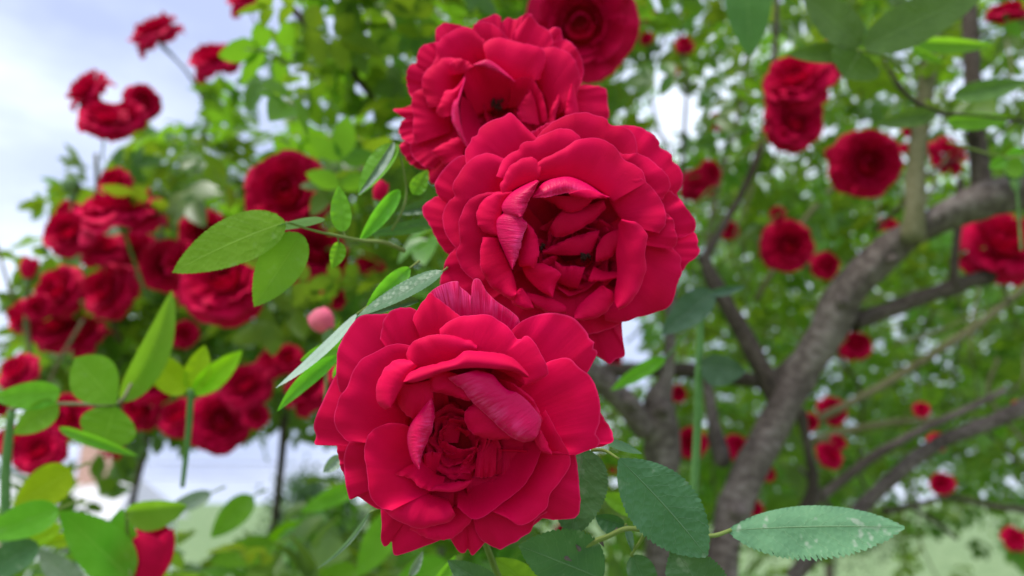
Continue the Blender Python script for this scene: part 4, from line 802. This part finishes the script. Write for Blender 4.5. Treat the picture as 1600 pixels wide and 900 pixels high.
BR = [
 ('trunk', [(1105,1150,.95,82),(1118,960,.97,80),(1140,820,1.0,74),(1172,735,1.02,72),(1215,655,1.04,76),(1255,580,1.05,74),(1292,515,1.05,78),(1325,455,1.04,84),(1395,385,1.02,66),(1470,340,1.0,64),(1540,315,.98,84),(1620,290,.97,80),(1750,255,.97,70)], BARK, 22, 90, .09),
 ('branch', [(1545,320,.99,60),(1532,270,1.0,44),(1525,180,1.02,36),(1518,80,1.05,34),(1512,-60,1.08,32)], BARKD, 14, None, .07),
 ('branch', [(1425,378,1.0,44),(1430,330,1.0,34),(1432,250,1.02,30),(1448,130,1.05,27),(1465,-40,1.1,25)], CANE, 14, None, .05),
 ('branch', [(1330,505,1.06,44),(1385,485,1.08,38),(1440,465,1.1,36),(1500,445,1.12,36),(1560,428,1.14,34),(1700,395,1.15,34)], BARKD, 14, None, .08),
 ('branch', [(1490,450,1.11,26),(1492,400,1.11,18),(1498,340,1.12,16),(1500,280,1.14,14)], BARKD, 10, None, .06),
 ('branch', [(1222,640,1.05,52),(1190,575,1.06,42),(1150,500,1.08,40),(1115,440,1.1,36),(1098,400,1.12,28)], BARKD, 14, None, .08),
 ('branch', [(1098,410,1.12,26),(1125,360,1.15,18),(1160,300,1.2,16),(1190,220,1.22,14),(1208,120,1.25,13),(1215,-40,1.3,12)], BARKD, 10, None, .05),
 ('branch', [(1200,600,1.15,34),(1260,548,1.18,30),(1320,510,1.2,26)], BARKD, 12, None, .06),
 ('branch', [(1230,605,1.16,34),(1150,590,1.18,34),(1060,578,1.2,34),(960,580,1.2,36),(900,590,1.2,36)], BARKD, 12, None, .08),
 ('trunk', [(1030,1150,.98,84),(1030,960,.99,78),(1034,820,1.0,70),(1036,730,1.0,70),(1030,660,1.0,80),(1028,625,1.0,64),(1044,585,1.0,30),(1046,520,1.0,24),(1050,430,1.02,20)], BARK, 20, 60, .10),
 ('branch', [(1010,670,.99,60),(985,640,.98,56),(945,600,.97,54),(905,570,.96,50),(850,540,.95,46)], BARK, 16, None, .10),
 ('branch', [(1100,560,1.1,18),(1108,620,1.08,24),(1118,680,1.06,34),(1128,715,1.05,40),(1130,728,1.05,24)], BARK, 14, None, .10),
 ('branch', [(1200,850,1.25,24),(1258,796,1.25,22),(1295,767,1.25,21),(1362,715,1.25,22),(1402,692,1.25,19),(1445,669,1.27,17),(1503,643,1.3,16),(1570,610,1.35,14)], BARK, 12, None, .08),
 ('branch', [(1235,905,1.1,36),(1290,850,1.1,34),(1335,803,1.1,32),(1379,761,1.1,31),(1425,721,1.1,32),(1474,689,1.1,30),(1532,666,1.1,32),(1580,645,1.1,34),(1680,600,1.1,34)], BARK, 14, None, .08),
 ('branch', [(1270,660,1.4,14),(1337,625,1.4,13),(1400,590,1.4,14),(1475,542,1.4,14),(1522,512,1.4,13),(1600,452,1.4,12),(1660,410,1.4,12)], CANE, 10, None, .06),
 ('branch', [(1270,690,1.5,18),(1330,672,1.5,14),(1400,660,1.5,12),(1460,655,1.5,10)], CANE, 10, None, .06),
 ('branch', [(1250,640,1.15,24),(1262,700,1.15,20),(1270,760,1.15,24),(1240,830,1.15,26)], BARKD, 12, None, .08),
 ('branch', [(1248,730,1.2,8),(1275,760,1.2,11),(1300,800,1.2,10),(1310,820,1.2,9)], BARK, 8, None, .06),
 ('branch', [(1380,800,1.5,16),(1430,790,1.5,12),(1480,778,1.5,10),(1560,792,1.5,14),(1640,800,1.5,14)], BARKD, 10, None, .06),
 ('branch', [(1428,795,1.5,9),(1462,815,1.5,9),(1495,842,1.5,7)], BARKD, 8, None, .06),
 ('cane', [(1070,1000,.66,15),(1084,770,.65,14),(1090,660,.64,14),(1092,580,.63,13),(1095,470,.625,11)], GCANE, 12, None, .03),
 ('cane', [(1060,20,1.6,8),(1072,140,1.55,8),(1066,260,1.5,9),(1075,380,1.4,10)], BARKD, 8, None, .05),
 ('cane', [(1170,10,1.7,7),(1160,150,1.7,8),(1120,300,1.6,9),(1100,420,1.5,9)], CANE, 8, None, .05),
 ('cane', [(1330,260,1.5,8),(1260,340,1.45,9),(1210,420,1.4,10),(1180,470,1.4,10)], CANE, 8, None, .05),
 ('cane', [(1380,90,.9,4),(1398,130,.9,6),(1430,160,.9,7),(1470,178,.9,7),(1540,185,.9,6),(1640,195,.9,6)], BARKD, 8, None, .05),
 ('cane', [(1560,560,1.5,6),(1545,620,1.5,7),(1610,700,1.5,7)], CANE, 8, None, .05),
]
for nm, pth, m, sg, n, rg in BR:
    k = 0.68 if m is BARK or m is BARKD else 0.9
    tube(nm, [(a, b, c, e*k) for a, b, c, e in pth], m, RB, sg, n, rg*1.35)
for _ in range(95):            # fine twigs and hanging shoots through the canopy
    x, y, d = RNG.uniform(950, 1680), RNG.uniform(-60, 760), RNG.uniform(1.2, 2.4); a = RNG.choice([-0.75, -0.6, 1.45, 1.6, 1.75, -1.0, 0.9])+RNG.normal(0, .25); Ls = RNG.uniform(90, 300); w0 = RNG.uniform(2.5, 6.5)
    q = [(x+Ls*t*math.cos(a)+RNG.normal(0, 7), y+Ls*t*math.sin(a)+18*t*t+RNG.normal(0, 7), d+RNG.normal(0, .04), w0*(1-.5*t)) for t in np.linspace(0, 1, 5)]
    tube('twig', q, [BARKD, CANE, STEMM][int(RNG.integers(3))], RB, 6, 12, .08)
for (x, y, d, r) in ((1314,470,1.03,15),(1150,800,.99,16),(1036,640,.98,13),(985,628,.96,13),(1395,405,1.0,8)):   # knots on the old wood
    V = []; 
    for j in range(8):
        th = math.pi*j/7
        for k in range(13):
            ph = 2*math.pi*k/12; q = 1+.25*noise.noise(Vector((math.cos(ph)*1.5+x, math.sin(ph)*1.5, th)))
            V.append(at(x, y, d)+r*d/F*q*(RGT*math.sin(th)*math.cos(ph)+UPV*math.sin(th)*math.sin(ph)+FWD*math.cos(th)))
    add('knot', V, grid_faces(13, 8), BARK, RB, [(k/12, j/7*.3) for j in range(8) for k in range(13)])
HOLE = [(1030,165,60,75), (985,190,45,55)]
it = region(1200, (940, 1750), (-90, 430), (1.5, 2.9), hole=HOLE)
it += region(900, (1080, 1750), (330, 760), (1.65, 3.0))
it += region(260, (600, 1010), (-120, 80), (.85, 1.6))
it += region(40, (1100, 1700), (-60, 210), (.95, 1.3), hole=HOLE)
for _ in range(90):            # the climber's arch above the picture, unseen, added to shade the right side
    c = np.array([RNG.uniform(-.25, 1.8), RNG.uniform(.62, 2.4), RNG.uniform(2.45, 2.95)])
    for _ in range(7): it.append((c+RNG.normal(0, .09, 3), 3.0, 0, -2000))
cD = at(908, 40, .66)  # unseen leaves added towards the sun to shade the dark crimson rose
for _ in range(80):
    p = cD+np.array(SUNV)*RNG.uniform(.18, .30)+np.array([0, .03, .06])+RNG.normal(0, .03, 3); q = p-CAM
    if 450-F*(q@UPV)/(q@FWD) < -230: it.append((p, 3.0, 0, -2000))
foliage(RB, it)
# further rose hedge closing the view low on the right
HB = empty('rose_hedge', at(1350, 760, 4.2), 'dense far green rose hedge seen through the trunks', 'hedge')
it = region(4200, (930, 1800), (300, 790), (3.0, 5.0), spread=.16, per=10, hole=[(975,530,45,70)])
it += region(260, (900, 1260), (660, 960), (1.6, 2.8), spread=.1)
it += region(90, (1480, 1750), (690, 960), (1.6, 3.0), spread=.1)
it += region(70, (280, 620), (860, 1000), (1.0, 2.0), spread=.06)
it += region(120, (540, 900), (790, 990), (1.0, 2.0), spread=.08)
it += region(45, (-80, 160), (700, 980), (1.1, 1.8), spread=.08)
it += region(18, (-80, 420), (870, 1020), (.75, 1.2), spread=.04)
foliage(HB, it, scale=(1.0, 1.7))

# ------------------------------------------------------------------ ground, far trees, house
def ground_z(x, y): 
    t = min(1, max(0, (y-4)/10)); return -2.2*t*t*(3-2*t)
xs = [-900, -400, -150, -60, -30, -15, -8, -4, -2, 0, 2, 4, 8, 15, 30, 60, 150, 400, 900]; ys = [-20, -6, -2, 0, 1, 2, 3, 4, 5, 6, 7, 8, 9, 10, 11, 12, 13, 14, 17, 22, 30, 45, 70, 120, 300, 900]
gm, gnt, gL = newmat('lawn'); tcn = gnt.nodes.new('ShaderNodeTexCoord')
z1 = gnt.nodes.new('ShaderNodeTexNoise'); z1.inputs['Scale'].default_value = 1.1; z1.inputs['Detail'].default_value = 8; z1.inputs['Roughness'].default_value = .7; gL(tcn.outputs['Object'], z1.inputs['Vector'])
gr = ramp(gnt, [(.32, (.07, .13, .035)), (.5, (.14, .22, .07)), (.68, (.26, .33, .15))]); gL(z1.outputs['Fac'], gr.inputs['Fac'])
gp = gnt.nodes.new('ShaderNodeBsdfPrincipled'); gp.inputs['Roughness'].default_value = .9; gL(gr.outputs['Color'], gp.inputs['Base Color'])
go_ = gnt.nodes.new('ShaderNodeOutputMaterial'); gL(gp.outputs[0], go_.inputs['Surface'])
g = add('ground', [(x, y, ground_z(x, y)) for y in ys for x in xs], grid_faces(len(xs), len(ys)), gm); g['kind'] = 'structure'

WALL = plain('white_render', (.78, .78, .77), .8, 3, .05); ROOF = plain('pale_roof_sheet', (.62, .60, .60), .6, 5, .1); PINKW = plain('pink_brick', (.55, .33, .26), .8, 6, .2); GLASS = plain('dark_glass', (.04, .05, .06), .15, 2, .1, 0); FRAME = plain('window_frame', (.7, .7, .7), .5, 4, .05)
def box(name, x0, x1, y0, y1, z0, z1, m, parent):
    V = [(x, y, z) for z in (z0, z1) for y in (y0, y1) for x in (x0, x1)]
    return add(name, V, [(0, 2, 3, 1), (4, 5, 7, 6), (0, 1, 5, 4), (2, 6, 7, 3), (0, 4, 6, 2), (1, 3, 7, 5)], m, parent, smooth=False)
hx0, hx1, hy, hz = -22.5, -15.6, 30.0, -2.2
H = empty('house', (-19, hy, hz), 'low pale house with a whitish roof and a pink brick chimney gable', 'house')
box('wall', hx0, hx1, hy, hy+6, hz, .8, WALL, H)
rf = add('roof', [(hx0-.4, hy-.5, .75), (hx1+.4, hy-.5, .75), (hx1-.6, hy+3, 2.5), (hx0+.6, hy+3, 2.5), (hx0-.4, hy+6.5, .75), (hx1+.4, hy+6.5, .75)], [(0, 1, 2, 3), (3, 2, 5, 4), (1, 5, 2), (0, 3, 4), (0, 4, 5, 1)], ROOF, H, smooth=False)
box('chimney', -18.4, -17.0, hy+2.2, hy+3.6, 1.5, 4.0, PINKW, rf)
for wx in (-21.6, -19.4, -17.2):
    wd = box('window', wx, wx+1.1, hy-.05, hy+.02, -1.0, .2, FRAME, H); box('pane', wx+.08, wx+1.02, hy-.075, hy-.055, -.92, .12, GLASS, wd)
dr = box('door', -20.3+.1, -19.6+.05, hy-.06, hy+.02, hz, -.1, PINKW, H)
FARW = plain('far_foliage', (.055, .10, .045), .7, 3, .35)
FT = leaf_mat('far_tree_leaf', (.03, .07, .025), (.06, .11, .04), (.1, .2, .03), .25, .5, .3, use_uv=False)
def far_tree(x, y, h, r, label):
    z0 = ground_z(x, y); e = empty('tree', (x, y, z0), label, 'tree', 'trees beyond the garden')
    tube('trunk', [(x, y, z0-.1, .22), (x+.1, y, z0+h*.35, .16), (x, y, z0+h*.8, .06)], BARKD, e, 10, 14, .06, world=True)
    for k in range(5):
        a = k*1.3; tube('limb', [(x, y, z0+h*(.35+.08*k), .08), (x+math.cos(a)*r*.4, y+math.sin(a)*r*.4, z0+h*(.5+.08*k), .05), (x+math.cos(a)*r*.75, y+math.sin(a)*r*.75, z0+h*(.58+.08*k), .02)], BARKD, e, 6, 8, .05, world=True)
    V, Fc = [], []
    for c in range(46):
        th = RNG.uniform(0, 6.28); rr = r*math.sqrt(RNG.uniform(0, 1)); zz = z0+h*RNG.uniform(.35, 1.0); cc = np.array([x+rr*math.cos(th)*(1.15-(zz-z0)/h*.7), y+rr*math.sin(th), zz])
        for _ in range(60):
            p = cc+RNG.normal(0, r*.16, 3); q = RNG.normal(0, .11, (4, 3)); o = len(V)
            t1 = RNG.normal(0, 1, 3); t1 /= np.linalg.norm(t1); t2 = np.cross(t1, RNG.normal(0, 1, 3)); t2 /= np.linalg.norm(t2); s_ = .12
            V += [p-t1*s_, p+t2*s_*.5, p+t1*s_, p-t2*s_*.5]; Fc.append((o, o+1, o+2, o+3))
    add('crown', V, Fc, FT, e, smooth=False)
far_tree(-5.6, 22, 4.2, 1.7, 'dark small tree behind the lowest rose, seen past the dark pole')
far_tree(-8.0, 34, 4.6, 2.0, 'dark round tree right of the pale house')
far_tree(-2.5, 26, 4.8, 2.0, 'dark tree hidden low behind the lowest rose')
far_tree(12.0, 30, 5.5, 3.0, 'dark tree far behind the rose hedge')
far_tree(-27, 40, 5.2, 2.6, 'dark tree left of the pale house')
pw = empty('power_line', (-9, 26, 2.2), 'thin grey power lines crossing low in front of the sky', 'power line')
for dz in (0, .3, .5): tube('wire', [(-30, 26, 2.6+dz, .012), (-9, 26, 2.2+dz, .012), (9, 26, 2.6+dz, .012)], BARKD, pw, 5, 24, 0, world=True)
